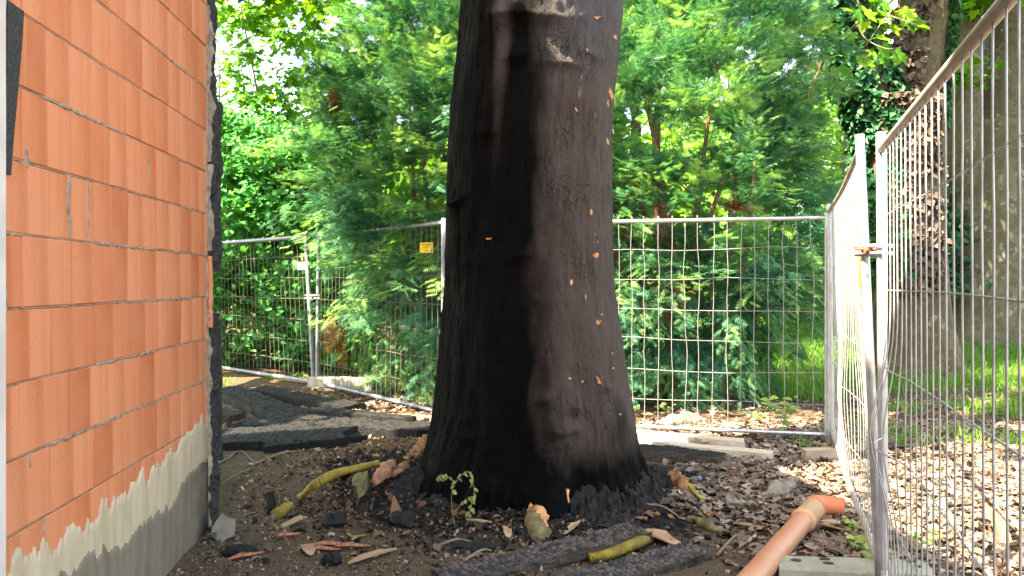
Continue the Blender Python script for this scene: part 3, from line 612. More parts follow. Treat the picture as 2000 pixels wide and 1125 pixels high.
# signs
def txt(s_, size, mat_, o, M4, parent, name='lettering'):
    cu = bpy.data.curves.new(name, 'FONT'); cu.body = s_; cu.size = size; cu.align_x = 'CENTER'; cu.align_y = 'CENTER'
    tmp = bpy.data.objects.new(name, cu); C.objects.link(tmp); bpy.context.view_layer.update()
    me = bpy.data.meshes.new_from_object(tmp); bpy.data.objects.remove(tmp); me.materials.append(mat_)
    me.transform(Matrix.Translation(Vector((-ORG[parent]).tolist())) @ M4); ob = bpy.data.objects.new(name, me); C.objects.link(ob); ob.parent = parent; return ob
def sign(label, c, w, h, yaw, mat_, bow=.0):
    root = thing('fence_sign', label, 'sign', c); n = 8; u = np.linspace(-w/2, w/2, n); d = np.array([math.cos(yaw), math.sin(yaw), 0]); nn = np.array([math.sin(yaw), -math.cos(yaw), 0])
    fr = [];
    for off in (.003, -.003):
        for zz_ in (-h/2, h/2): fr.append(np.array(c)+u[:, None]*d+nn*(off+bow*(1-(2*u/w)**2))[:, None]+np.array([0, 0, zz_]))
    V = np.concatenate(fr); a = np.arange(n-1); f = lambda p, q: np.stack([a+p*n, a+1+p*n, a+1+q*n, a+q*n], -1)
    bo = part('board', (V, np.concatenate([f(0, 1), f(3, 2), f(1, 3), f(2, 0), np.array([[0, n, 3*n, 2*n], [n-1, 3*n-1, 4*n-1, 2*n-1]])])), mat_, root, False)
    M4 = Matrix.Translation(Vector(c)+Vector(nn.tolist())*(.006+bow)) @ Matrix.Rotation(yaw, 4, 'Z') @ Matrix.Rotation(PI/2, 4, 'X')
    return bo, M4, d, nn
yB = math.atan2(10.86-13.25, 5.15-2.66)
sw, M4, d_, n_ = sign('small white name plate wired beside the leaning fence post', px(590, 519, 10.72), .165, .095, yB*.6, M_white); txt('HENKEN', .037, M_grey, None, M4 @ Matrix.Translation((0, .012, 0)), sw)
yA = math.atan2(8.3-10.8, 1.9)
sy, M4, d_, n_ = sign('yellow notice plate hanging on mesh in front of yew', px(833, 484, 8.55), .172, .112, yA*.6, M_yel, .006)
r = np.random.default_rng(3)
for row, (zc_, hh_, x0, x1) in enumerate(((.036, .011, -.07, .07), (.016, .004, -.03, .04), (.002, .004, -.06, .03), (-.012, .004, -.06, .0), (-.03, .006, -.03, .03))):
    x = x0; vs = []
    while x < x1:
        w = r.uniform(.004, .010); vs.append(box((x, zc_-hh_/2*r.uniform(.7, 1), 0), (x+w, zc_+hh_/2, .0012))); x += w+r.uniform(.002, .005)
    V, Fs = join(*vs); V = np.array([list(M4 @ Vector(p)) for p in V]); part('print_line', (V, Fs), M_ink, sy, False)
V, Fs = box((.045, -.05, 0), (.066, -.012, .0015)); part('print_panel', (np.array([list(M4 @ Vector(p)) for p in V]), Fs), M_grey, sy, False)
tagp = SD(np.array([.93]), np.array([.72]))[0]; tg, M4, d_, n_ = sign('narrow yellow tag tied to warped fence panel next to coupling', tuple(tagp+np.array([-.012, -.02, 0])), .10, .20, math.atan2(3.4, 1.185)+PI, M_yel)
# concrete feet
def foot(label, c, L, w, h, yaw, m_, holes=True):
    root = thing('concrete_block', label, 'fence foot', c); n = 14
    xs = np.linspace(-L/2, L/2, n); cs = []
    b = .02; sec = np.array([[-w/2, 0], [-w/2+.01, h-b], [-w/2+.01+b, h], [w/2-.01-b, h], [w/2-.01, h-b], [w/2, 0]])
    for x in xs:
        e = 1-.10*(abs(x) > L/2-.01); cs.append(np.stack([0*sec[:, 0]+x, sec[:, 0]*e, sec[:, 1]*(1-.06*(abs(x) > L/2-.01))], -1))
    V = np.concatenate(cs); V = V+np.stack([fbm(V*9, 3, 3), fbm(V*9+5, 4, 3), fbm(V*9+9, 6, 3)], -1)*.004; k = 6; i, j = np.meshgrid(np.arange(n-1), np.arange(k), indexing='ij'); j2 = (j+1) % k
    Q = np.stack([i*k+j, (i+1)*k+j, (i+1)*k+j2, i*k+j2], -1).reshape(-1, 4)
    cy_, sy_ = math.cos(yaw), math.sin(yaw); Rm = np.array([[cy_, -sy_, 0], [sy_, cy_, 0], [0, 0, 1]])
    bk = part('block', ((V @ Rm.T)+np.array(c), [Q, np.array([np.arange(k)[::-1], (n-1)*k+np.arange(k)])]), m_, root, False)
    if holes:
        for x in (-.27, -.12, .30):
            if abs(x) > L/2-.05: continue
            for yy in ((.0,) if x < -.2 else (-.03, .035)):
                p = np.array([x, yy, h]); a = np.arange(10)*2*PI/10; ring = np.stack([x+.028*np.cos(a), yy+.02*np.sin(a), 0*a+h+.0035], -1); 
                part('dark_hole_disc', ((np.vstack([ring, [[x, yy, h+.0037]]]) @ Rm.T)+np.array(c), np.stack([np.arange(10), (np.arange(10)+1) % 10, 0*np.arange(10)+10], -1)), M_dark, bk, False)  # flat dark disc painted on for the shade inside a hole
foot('mossy concrete foot block under the coupled fence posts', (1.70, 4.05, float(gz(1.7, 4.05))-.005), .74, .20, .095, -.10, M_moss)
foot('grey concrete foot block below the white sign post', (-2.22, 10.62, float(gz(-2.2, 10.6))-.02), .95, .24, .16, -.35, M_conc, False)
V, Fs = box((-.13, -.06, 0), (.13, .06, .10)); V = V+fbm(V*5, 3, 2)[:, None]*.012; cz = pxg(1592, 903, .02)
solo('stone', (V+cz+np.array([.06, .06, 0]), Fs), M_stone, 'beige stone block half buried in leaves by fence corner', 'stone', smooth=False)

# ------------------------------------------------------------------ planks on the ground
PLK = []
def plank(label, p0, p1, w, th_, m_, seed, cell=.028, amp=.010, group='charred planks', name='charred_plank', tilt=0.0, res=.012, side=None, ragged_end=.05, roll=0.0, cat='plank', lift=(0, 0)):
    """p0, p1: ends of the centre line on the ground (x, y); top surface broken into char scales"""
    p0 = np.array(p0, float); p1 = np.array(p1, float); L = np.linalg.norm(p1-p0); d = (p1-p0)/L; nn = np.array([-d[1], d[0]])
    PLK.append((p0, d, nn, L, w)); nu = max(8, int(L/res)); nv_ = max(5, int(w/res)); u = np.linspace(0, L, nu); v = np.linspace(-w/2, w/2, nv_)
    U, W_ = np.meshgrid(u, v, indexing='ij'); r = np.random.default_rng(seed)
    # jittered cells
    cu, cv = cell*1.15, cell; best = np.full(U.shape, 9.); sec = np.full(U.shape, 9.); tone = np.zeros(U.shape)
    iu = np.floor(U/cu).astype(int); iv = np.floor(W_/cv).astype(int)
    for a in (-1, 0, 1):
        for b in (-1, 0, 1):
            ci, cj = iu+a, iv+b; hx = hsh(ci, cj, 0*ci, seed); hy = hsh(ci, cj, 0*ci+1, seed)
            dd = np.hypot((U-(ci+.2+.6*hx)*cu)/cu, (W_-(cj+.2+.6*hy)*cv)/cv); new = dd < best
            sec = np.where(new, best, np.minimum(sec, dd)); tone = np.where(new, hsh(ci, cj, 0*ci+2, seed), tone); best = np.where(new, dd, best)
    edge = np.clip((sec-best)*2.2, 0, 1); q = np.stack([U*3, W_*3, 0*U+seed], -1)
    hgt = amp*(edge**.5-.6)*(.6+.8*tone)+amp*.5*fbm(q*5, seed, 3)+.008*fbm(q*.6, seed+4, 2)
    eu = ragged_end*fbm(np.stack([W_/w*4, 0*U, 0*U+seed], -1), seed+2, 3); Ue = U+eu*((U-L/2)/(L/2))**3; We = W_*(1+.10*fbm(np.stack([U*4, 0*U+np.sign(W_), 0*U], -1), seed+7, 3))
    bx = p0[0]+d[0]*Ue+nn[0]*We; by = p0[1]+d[1]*Ue+nn[1]*We
    tl = np.linspace(0, 1, 9)
    g0 = float(gz(*p0))+lift[0]; g1 = float(gz(*p1))+lift[1]; gm = max(float((gz(p0[0]+(p1[0]-p0[0])*t_, p0[1]+(p1[1]-p0[1])*t_))-(g0+(g1-g0)*t_)) for t_ in tl)
    base = g0+(g1-g0)*(U/L)+max(0, gm)*.6-.012+roll*W_
    top = np.stack([bx, by, base+th_+hgt], -1); bot = np.stack([bx, by, base], -1)
    n = nu*nv_; i, j = np.meshgrid(np.arange(nu-1), np.arange(nv_-1), indexing='ij'); Qt = np.stack([i*nv_+j, (i+1)*nv_+j, (i+1)*nv_+j+1, i*nv_+j+1], -1).reshape(-1, 4)
    V = [top.reshape(-1, 3)]; Qs = [Qt]; lp = np.concatenate([np.arange(nu)*nv_, (nu-1)*nv_+np.arange(1, nv_), (np.arange(nu-2, -1, -1))*nv_+nv_-1, np.arange(nv_-2, 0, -1)])
    m = len(lp); lo = bot.reshape(-1, 3)[lp]; rim = top.reshape(-1, 3)[lp]; mdl = (lo+rim)/2+r.normal(0, .002, (m, 3)); V += [mdl, lo]; a = np.arange(m); b = (a+1) % m
    Qs += [np.stack([lp[a], n+a, n+b, lp[b]], -1), np.stack([n+a, n+m+a, n+m+b, n+b], -1)]
    V = np.concatenate(V); Fq = np.concatenate(Qs)
    at_ = np.concatenate([np.clip(tone*edge, 0, 1).ravel(), np.zeros(2*m)]); fm = np.concatenate([np.zeros(len(Qt)), np.ones(2*m)])
    if V[Fq[0]][:, 2].size and np.cross(V[Fq[0][1]]-V[Fq[0][0]], V[Fq[0][2]]-V[Fq[0][0]])[2] < 0: Fq = Fq[:, ::-1]
    return solo(name, (V, Fq), [m_, side or m_], label, cat, group, attr=at_, fmat=fm, smooth=False)
g2 = lambda x, y, z=.14: pxg(x, y, z)[:2]
# foreground pair
plank('scaly grey-edged charred plank lying over yellow hose', g2(840, 1118, .09), g2(1262, 1031, .09), .215, .05, M_plank, 5, .03, .013, side=M_plank2, res=.009, lift=(.0, .03))
plank('scaly charred plank with reddish fissures beside bark piece', g2(1000, 1158, .08), g2(1366, 1061, .08), .22, .045, M_plank, 6, .033, .014, side=M_plank2, res=.009)
# left heap behind the wall
LB = dict(m_=M_plankb, side=M_plankb, group='charred planks heaped behind the wall')
plank('long charred plank curving away towards white sign fence', g2(440, 764), g2(600, 838), .34, .10, roll=.06, seed=7, cell=.05, amp=.018, res=.02, **LB)
plank('long charred plank pointing at the burnt trunk', g2(575, 836), g2(845, 868), .27, .12, roll=.10, seed=8, cell=.045, amp=.014, res=.02, **LB)
plank('thin charred plank lying nearest the concrete foot block', g2(505, 764), g2(688, 800), .26, .10, roll=.06, seed=9, cell=.05, amp=.012, res=.02, **LB)
plank('narrow charred lath lying between the two long planks', g2(470, 790), g2(640, 826), .13, .12, seed=21, cell=.04, amp=.012, res=.02, roll=.1, **LB)
plank('narrow charred lath on top of the plank pointing at trunk', g2(610, 818), g2(800, 846), .13, .15, seed=22, cell=.04, amp=.012, res=.02, roll=.1, **LB)
plank('narrow charred lath sticking out under the wide board', g2(520, 892), g2(705, 872), .12, .07, seed=23, cell=.04, amp=.012, res=.02, roll=.1, **LB)
plank('short charred plank resting on the wide one', g2(462, 838), g2(600, 850), .2, .12, roll=.12, seed=10, cell=.04, amp=.014, res=.018, **LB)
plank('wide charred board with smooth slanting end above earth bank', g2(395, 872), g2(672, 876), .40, .10, roll=.12, seed=11, cell=.045, amp=.010, res=.018, **LB)
plank('small brown-edged charred board end close to wall corner', g2(380, 815), g2(466, 818), .24, .09, roll=.08, seed=12, cell=.05, amp=.008, res=.02, m_=M_plankb, side=M_plank2, group='charred planks heaped behind the wall')
plank('charred board sticking out right from behind burnt trunk', g2(1150, 893, .06), g2(1412, 898, .06), .2, .10, M_plankb, 13, .045, .012, side=M_plank2, res=.018)
PB = dict(m_=M_pale, amp=.0012, cell=.5, res=.05, group='pale boards by the fence', name='timber_board', ragged_end=.02)
plank('pale sawn board leaning on fence bottom rail', g2(1100, 838, .1), g2(1455, 860, .1), .17, .09, seed=14, **PB)
plank('pale sawn board lying in front of another pale board', g2(1130, 858, .07), g2(1508, 886, .07), .15, .085, seed=15, **PB)
plank('short weathered board end by the fence rail left of trunk', g2(780, 806), g2(850, 812), .1, .03, seed=16, **{**PB, 'm_': M_bark})

# ------------------------------------------------------------------ drain pipe, hoses
def revolve(path, prof_s, prof_r, n=28):
    P = np.asarray(path, float); return tube(P, prof_r, n)
a = np.array([1.89, 5.06, float(gz(1.89, 5.06))+.075]); b = np.array([1.16, 3.87, float(gz(1.16, 3.87))+.075]); d = norm(b-a)
pipe = thing('drain_pipe', 'orange plastic drain pipe with dusty socket on dead leaves', 'pipe', (float(a[0]), float(a[1]), float(gz(a[0], a[1]))))
s_ = np.linspace(.30, 1.6, 20)[:, None]; part('barrel', tube(a+d*s_, .060, 32), M_pipe, pipe)
s_ = np.array([0, .02, .30, .302, .318, .334, .336, .35]); r_ = np.array([.066, .068, .068, .073, .075, .073, .069, .061]); part('socket', tube(a+d*s_[:, None], r_, 32), M_pipe2, pipe)
s_ = np.array([.34, .345, .352, .358]); part('seal_ring', tube(a+d*s_[:, None], np.array([.064, .069, .069, .063]), 32), M_pipe2, pipe)
e_ = bez([a+d*.03, a-d*.05+[.01, 0, 0], a-d*.06+[.07, .0, .0], a-d*.05+[.17, -.02, -.005]], 8); part('elbow', tube(e_, np.linspace(.074, .07, len(e_)), 28, flat=np.linspace(1, .8, len(e_))), M_pipe3, pipe)
def hose(label, pts, r0, pitch, flat_fn, name='corrugated_hose', cat='hose', mat_=M_hose, group=None):
    P = bez(pts, 10); seg = np.concatenate([[0], np.cumsum(np.linalg.norm(np.diff(P, axis=0), axis=1))]); n = int(seg[-1]/pitch*6); s_ = np.linspace(0, seg[-1], n)
    Q = np.stack([np.interp(s_, seg, P[:, k]) for k in range(3)], -1); rr_ = r0*(1+.11*np.sign(np.sin(s_/pitch*2*PI))*np.abs(np.sin(s_/pitch*2*PI))**.5); u = s_/seg[-1]
    return solo(name, tube(Q, rr_*flat_fn(u)[0], 16, flat=flat_fn(u)[1]), mat_, label, cat, group)
G = lambda x, y, z=.03: np.array([x, y, float(gz(x, y))+z])
def gp(x, y, up=.03):
    z = .1
    for _ in range(12):
        p = pxg(x, y, z); z = float(gz(p[0], p[1]))+up
    return p
hose('flattened yellow corrugated hose on the earth bank', [gp(540, 1006, .02), gp(580, 975, .04), gp(618, 945, .06), gp(655, 925, .07), gp(700, 914, .06), gp(738, 905, .05)], .030, .016,
     lambda u: (1+.28*np.exp(-((u-.02)/.12)**2)-.38*np.exp(-((u-.33)/.1)**2)-.3*np.exp(-((u-1)/.3)**2), 1-.5*np.exp(-((u-.3)/.2)**2)))
hose('melted yellow hose end poking out between foreground planks', [gp(1150, 1092, .02), gp(1190, 1082, .03), gp(1240, 1062, .05), gp(1262, 1052, .04)], .028, .015, lambda u: (1+0*u, 1+0*u))
hose('scrap of yellow hose under the black rag of char', [gp(975, 1080, .01), gp(1000, 1083, .012), gp(1025, 1084, .01)], .012, .012, lambda u: (1-.3*u, .5+0*u))
hose('thin torn yellow hose scrap among charcoal', [gp(680, 1042, .015), gp(690, 1048, .02), gp(715, 1044, .015)], .009, .012, lambda u: (1-.3*u, .5+0*u))
hose('yellow hose strip folded over burnt right root', [gp(1345, 945, .05), gp(1358, 962, .05), gp(1376, 976, .03)], .016, .014, lambda u: (1+0*u, .45+0*u))
solo('plastic_scrap', tube(np.array([gp(1364, 938, .03), gp(1366, 934, .05)]), .012, 5), M_blue, 'tiny blue plastic scrap on root right of trunk', 'plastic scrap')
# pieces of strap and slab on the left bank
def ribbon(pts, w, th_=.003):
    P = bez(pts, 8); T = norm(np.gradient(P, axis=0)); sd_ = norm(np.cross(T, [0, 0, 1.]))*w/2; n = len(P)
    V = np.concatenate([P-sd_, P+sd_, P+sd_-[0, 0, th_], P-sd_-[0, 0, th_]]); a = np.arange(n-1)
    return V, [np.concatenate([np.stack([a+k*n, a+1+k*n, a+1+((k+1) % 4)*n, a+((k+1) % 4)*n], -1) for k in range(4)])]
solo('strap', ribbon([gp(428, 905, .012), gp(448, 893, .02), gp(470, 880, .015), gp(500, 905, .01)], .02), M_strap, 'dull green plastic strap looping over the earth bank', 'strap', 'green straps')
solo('strap', ribbon([gp(432, 945, .012), gp(465, 925, .02), gp(498, 912, .012)], .018), M_strap, 'thin green plastic strip straight across the earth bank', 'strap', 'green straps')
def shard(label, c, w, l, th_, yaw, pitch, m_, seed, name, cat, group=None, bend=.0, k=11, elong=None):
    r = np.random.default_rng(seed); a = np.arange(k)*2*PI/k; q = r.uniform(.72, 1.12, k); x = np.cos(a)*w/2*q; y = np.sin(a)*l/2*q
    z = bend*(x/(w/2))**2*w+.01*r.normal(0, 1, k)*w; top = np.stack([x, y, z+th_], -1); bt = np.stack([x, y, z], -1); V = np.vstack([top, bt, [[0, 0, th_]], [[0, 0, 0]]])
    Rm = np.array(Matrix.Rotation(yaw, 3, 'Z') @ Matrix.Rotation(pitch, 3, 'X')); i_ = np.arange(k); j_ = (i_+1) % k
    return solo(name, ((V @ Rm.T)+np.array(c), [np.stack([i_, j_, 0*i_+2*k], -1), np.stack([j_+k, i_+k, 0*i_+2*k+1], -1), np.stack([i_+k, j_+k, j_, i_], -1)]), m_, label, cat, group, smooth=False)
shard('pale broken slab fragment standing at the wall foot', gp(437, 1035, .05), .14, .18, .02, .3, .9, M_slab, 1, 'slab_fragment', 'slab')
shard('fibrous beige root stump beside yellow hose', gp(705, 958, .02), .10, .19, .09, -.25, .35, M_root, 2, 'root_stump', 'root')
# bark pieces
for k, (x, y, w, l, yaw, pt, lab) in enumerate(((1290, 1055, .13, .26, 1.0, .15, 'forked tan bark flake at the end of scaly plank'), (1262, 1062, .05, .2, 2.6, .2, 'narrow tan bark flake tucked under forked flake'),
        (1625, 1035, .14, .34, 1.2, .1, 'broad tan bark sheet beside the pipe elbow'), (1470, 1030, .06, .22, 1.2, .1, 'curled tan bark flake on dark leaves left of pipe'),
        (1117, 1032, .045, .2, -.6, .15, 'slender grey bark flake in front of burnt trunk'), (725, 1088, .05, .3, -1.0, .1, 'long thin bark strip on brown soil'), (990, 1040, .05, .12, .2, .3, 'pale curled bark flake against the root stub'),
        (575, 1022, .08, .17, -.8, .2, 'reddish bark flake below the yellow hose'), (1460, 1000, .05, .16, .9, .1, 'small weathered bark flake by grey root'), (1955, 1060, .12, .42, .25, 1.2, 'upright tan bark slab beyond rusty fence'), (1690, 965, .1, .3, .9, .15, 'sunlit bark sheet at the foot of warped fence'),
        (600, 1075, .07, .15, .6, .15, 'flat brown bark flake among wood crumbs'), (935, 1020, .03, .16, 1.45, .1, 'orange sliver of bark near wilted weed'), (1250, 1095, .06, .15, .4, .2, 'orange bark chip on the second scaly plank'))):
    shard(lab, gp(x, y, .012), w, l, .008, yaw, pt, M_bark, 40+k, 'bark_flake', 'bark', 'loose bark flakes', bend=.25)
for k, (x, y, l, yaw, lab) in enumerate(((645, 1063, .26, 1.5, 'thick reddish wood splinter on soot-dark soil'), (632, 1072, .2, 1.62, 'flat reddish wood splinter under a thicker one'), (690, 1066, .2, 1.5, 'thin reddish wood splinter pointing at the trunk'), (560, 1045, .16, 1.1, 'small reddish wood splinter beside bark flake'), (480, 1085, .2, .9, 'dark red wood splinter near the wall foot'))):
    p = gp(x, y, .015); dv_ = np.array([math.sin(yaw), math.cos(yaw), 0])*l/2; solo('wood_splinter', tube(np.array([p-dv_, p-dv_*.3+[0, 0, .008], p+dv_*.5, p+dv_]), np.array([.008, .022, .016, .004]), 6, flat=[.5]*4), M_splint, lab, 'wood', 'red wood splinters', smooth=False)
# charcoal lumps, big ones
def lump(c, s_, seed, m_, label, group='charcoal lumps', name='charcoal_lump', cat='charcoal'):
    n, k = 12, 9; u, v = np.meshgrid(np.linspace(.02, PI-.02, k), np.arange(n)*2*PI/n, indexing='ij'); P = np.stack([np.sin(u)*np.cos(v), np.sin(u)*np.sin(v), np.cos(u)], -1).reshape(-1, 3)
    P = P*(1+.5*fbm(P*1.6+seed, seed, 3))[:, None]*np.array(s_); i, j = np.meshgrid(np.arange(k-1), np.arange(n), indexing='ij'); j2 = (j+1) % n
    Q = np.stack([i*n+j, (i+1)*n+j, (i+1)*n+j2, i*n+j2], -1).reshape(-1, 4); return solo(name, (P+np.array(c), Q), m_, label, cat, group, smooth=False)
lump(gp(655, 1018, .03), (.07, .05, .05), 3, M_chunk, 'angular charcoal lump standing up below yellow hose')
lump(gp(648, 1095, .02), (.05, .04, .05), 4, M_chunk, 'round charcoal lump in front of red splinters')
lump(gp(470, 1075, .02), (.09, .05, .035), 5, M_chunk, 'flat charcoal lump near the wall foot')
lump(gp(530, 990, .04), (.03, .03, .09), 6, M_chunk, 'upright charcoal lump at the lower hose end')
lump(gp(785, 1015, .03), (.08, .06, .05), 7, M_chunk, 'broad charcoal lump left of wilted weed')
lump(gp(925, 1072, .01), (.17, .06, .03), 8, M_chunk, 'flat black rag of char behind scaly plank')
# heap of burnt crumbs round the foot
ha = np.linspace(-2.3, 2.3, 520); hr = np.linspace(.52, 1.62, 120); HA, HR = np.meshgrid(ha, hr, indexing='ij')
hx = TC[0]+np.sin(HA)*HR*1.12; hy = TC[1]-np.cos(HA)*HR*.98; q = np.stack([hx, hy, 0*hx], -1)
edge = 1.12+.22*fbm(np.stack([np.sin(HA)*2, np.cos(HA)*2, 0*HA], -1), 44, 3); hh_ = sm(0, .55, edge-HR)
clod = np.abs(fbm(q*11, 51, 4)); clod2 = np.abs(fbm(q*29, 53, 3))
hz_ = gz(hx, hy)-.03+hh_*(.035+.075*(1-clod)**2+.035*(1-clod2))+.03*hh_*sm(.95, .62, HR)+.02*fbm(q*5, 58, 3)*hh_
nh_ = len(hr); i, j = np.meshgrid(np.arange(len(ha)-1), np.arange(nh_-1), indexing='ij')
solo('charcoal_heap', (np.stack([hx, hy, hz_], -1).reshape(-1, 3), np.stack([i*nh_+j, i*nh_+j+1, (i+1)*nh_+j+1, (i+1)*nh_+j], -1).reshape(-1, 4)[:, ::-1]), M_chunk, 'crumbled black char banked against the foot of the burnt trunk', 'charcoal', kind='stuff', smooth=False)
# roots
def root(label, pts, rad_, m_, seed, name='tree_root', flat=None):
    P = bez(pts, 10); r_ = np.interp(np.linspace(0, 1, len(P)), np.linspace(0, 1, len(rad_)), rad_); V, Fs = tube(P, r_, 18)
    V = V+norm(V-np.repeat(P, 18, 0))*((fbm(V*13, seed, 4)*.3+.35*fbm(V*[45, 45, 14], seed+3, 3))*np.repeat(r_, 18))[:, None]; return solo(name, (V, Fs), m_, label, 'root', 'roots of the burnt tree')
root('mossy yellow root stub splitting into orange wood below trunk', [gp(1045, 985, .02), gp(1046, 1015, .02), gp(1050, 1045, .0), gp(1052, 1066, -.03)], [.035, .05, .055, .04], M_root, 3)
root('raw orange broken root top in front of trunk', [gp(1022, 985, .0), gp(1050, 1008, .03), gp(1066, 1040, .0)], [.03, .05, .025], M_raw, 5)
root('torn reddish root behind the beige root stump', [gp(770, 905, .03), gp(750, 920, .04), gp(728, 945, .0)], [.03, .045, .02], M_fibre, 6)
root('scorched orange root right of the trunk', [gp(1290, 930, .0), gp(1325, 940, .03), gp(1345, 975, .0)], [.04, .06, .03], M_rawdark, 7)
root('mossy root sliding into leaves beside charcoal', [gp(1340, 1010, .0), gp(1380, 1026, .02), gp(1420, 1045, -.02)], [.02, .035, .02], M_root, 8)
root('smooth grey root surfacing at edge of sunlight', [gp(1478, 985, -.03), gp(1510, 966, .03), gp(1545, 945, .03), gp(1572, 938, -.03)], [.03, .06, .055, .03], M_rootg, 9)
root('thin grey root crossing leaves towards the trunk', [gp(1400, 955, -.02), gp(1430, 985, .01), gp(1475, 992, .0)], [.04, .05, .03], M_rootg, 10)
root('grey log lying in leaves behind straight fence panel', [gp(1285, 835, .02), gp(1320, 826, .05), gp(1365, 822, .05)], [.05, .08, .07], M_rootg, 11)
root('ragged brown root flare burnt open on the building side', [gp(852, 835, .02), gp(835, 870, .05), gp(800, 905, .02), gp(768, 925, -.02)], [.04, .07, .06, .03], M_rawdark, 12)
# twigs
for k, (x0, y0, x1, y1, lab) in enumerate(((500, 905, 580, 880, 'grey branch across the earth bank'), (520, 950, 545, 985, 'bent twig below the grey branch'), (845, 1070, 920, 1058, 'long pale twig in front of wilted weed'), (1250, 985, 1330, 1012, 'pale twig over charcoal right of trunk'), (1400, 1085, 1450, 1040, 'curved twig left of orange pipe'), (905, 1096, 960, 1075, 'short twig beside scaly plank'))):
    p, q = gp(x0, y0, .015), gp(x1, y1, .02); m_ = (p+q)/2+[.02, .03, .02]; solo('twig', tube(bez([p, m_, q], 6), np.linspace(.009, .004, 11 if False else len(bez([p, m_, q], 6))), 6), M_twig, lab, 'twig', 'fallen twigs')
# charcoal rubble, pebbles and wood crumbs (uncountable)
OCT = np.array([[1, 0, .1], [0, 1, -.1], [-1, .1, 0], [.1, -1, 0], [.1, 0, 1], [0, -.1, -1.]]); OCF = np.array([[0, 1, 4], [1, 2, 4], [2, 3, 4], [3, 0, 4], [1, 0, 5], [2, 1, 5], [3, 2, 5], [0, 3, 5]])
def rubble(name, label, cat, m_, x, y, size, sink=.2, flat=.7, seed=0):
    r = np.random.default_rng(seed); N = len(x); tv = OCT*np.array([1, .75, flat])*(1+.3*r.normal(0, 1, (6, 1)).clip(-1, 1)); pos = np.stack([x, y, gz(x, y)+size*(flat-sink)*.6], -1)
    V, Fs = scatter(tv, OCF, pos, r.normal(0, 1, (N, 3))*[1, 1, .4], norm(r.normal(0, .5, (N, 3))+[0, 0, 1]), size); V = V+r.normal(0, 1, V.shape)*np.repeat(size, 6)[:, None]*.2
    return solo(name, (V, Fs), m_, label, cat, None, 'stuff', False, np.repeat(r.uniform(0, 1, N), 6))
r = np.random.default_rng(5); N = 11000; a = r.uniform(0, 2*PI, N); q = np.abs(r.normal(0, .34, N))
rx = TC[0]+.0+np.sin(a)*(.72+q)*1.12; ry = TC[1]-.03-np.cos(a)*(.70+q*.85); k_ = (np.cos(a) > -.5); rubble('charcoal_rubble', 'black charcoal rubble heaped round the foot of burnt trunk', 'charcoal', M_chunk, rx[k_], ry[k_], r.gamma(1.3, .0042, k_.sum())+.002, seed=1)
N = 1500; a = r.normal(0, 1.15, N); q = np.abs(r.normal(0, .38, N)); rx = TC[0]+np.sin(a)*(.80+q)*1.15; ry = TC[1]-np.cos(a)*(.78+q)
M_frag = leafmat('burnt_fragments', [(0, (.006, .006, .006)), (.55, (.025, .02, .018)), (.8, (.07, .045, .03)), (1, (.26, .13, .065))], 0, .9, .15); rubble('bark_fragments', 'burnt and orange bark fragments strewn over the char heap', 'bark', M_frag, rx, ry, r.gamma(2.0, .0062, N)+.004, sink=-.4, flat=.42, seed=4)
N = 5000; rx = r.uniform(-1.75, .7, N); ry = r.uniform(3.9, 5.4, N)
M_crumb = leafmat('wood_crumbs', [(0, (.03, .02, .015)), (.5, (.14, .085, .05)), (.85, (.27, .17, .10)), (1, (.42, .36, .29))], 0, .9, .15); rubble('wood_crumbs', 'brown wood crumbs and pebbles scattered over the front soil', 'crumbs', M_crumb, rx, ry, r.gamma(1.4, .0036, N)+.0015, seed=2)
N = 2500; rx = r.uniform(-1.9, -.3, N); ry = r.uniform(5.2, 7.2, N); rubble('bank_crumbs', 'dark crumbs of soil and char on the left earth bank', 'crumbs', M_crumb, rx, ry, r.gamma(1.8, .005, N)+.002, seed=3)

# ------------------------------------------------------------------ dead leaves
def litter_pts(n, x0, x1, y0, y1, seed, keep=None):
    r = np.random.default_rng(seed); x = r.uniform(x0, x1, n); y = r.uniform(y0, y1, n); k = np.ones(n, bool)
    k &= np.hypot((x-TC[0])*.9, y-TC[1]) > .85
    k &= ~((x < -1.836-.083*(y-4.88)+.03) & (y < 5.0))
    for p0, d, nn, L, w in PLK:
        u = (x-p0[0])*d[0]+(y-p0[1])*d[1]; v = (x-p0[0])*nn[0]+(y-p0[1])*nn[1]; k &= ~((u > -.05) & (u < L+.05) & (np.abs(v) < w/2+.04) & (r.uniform(size=n) < .97))
    if keep is not None: k &= keep(x, y, r)
    return x[k], y[k]
xs, ys = [], []
def nz2(x, y, s_, seed): return fbm(np.stack([x*s_, y*s_, 0*x], -1), seed, 3)
for a in ((22000, .75, 5.2, 3.6, 8.3, 1, lambda x, y, r: r.uniform(size=len(x)) < sm(.9, 1.9, x+.35*nz2(x, y, 1.5, 4)+.5*sm(6.2, 7.2, y))),
          (9000, -6, 9, 7.2, 13, 2, lambda x, y, r: (r.uniform(size=len(x)) < (.7 if 1 else 0)*sm(-2.3, -1.2, x+1.2*sm(7.5, 9.5, y)*2)*(1-.9*sm(9.4, 10.8, y)))),
          (2600, -3.4, .2, 6.6, 10.3, 3, lambda x, y, r: r.uniform(size=len(x)) < .75*sm(-.2, .35, nz2(x, y, 1.1, 9)+.4*sm(7.2, 8.6, y))),
          (1500, -1.9, .9, 3.9, 5.6, 4, lambda x, y, r: r.uniform(size=len(x)) < .5*sm(.0, .5, nz2(x, y, 2.0, 19)+.1)),
          (2500, 3.5, 11, 8, 14, 6, lambda x, y, r: r.uniform(size=len(x)) < .8*sm(-.2, .3, nz2(x, y, .7, 31)))):
    x, y = litter_pts(*a); xs.append(x); ys.append(y)
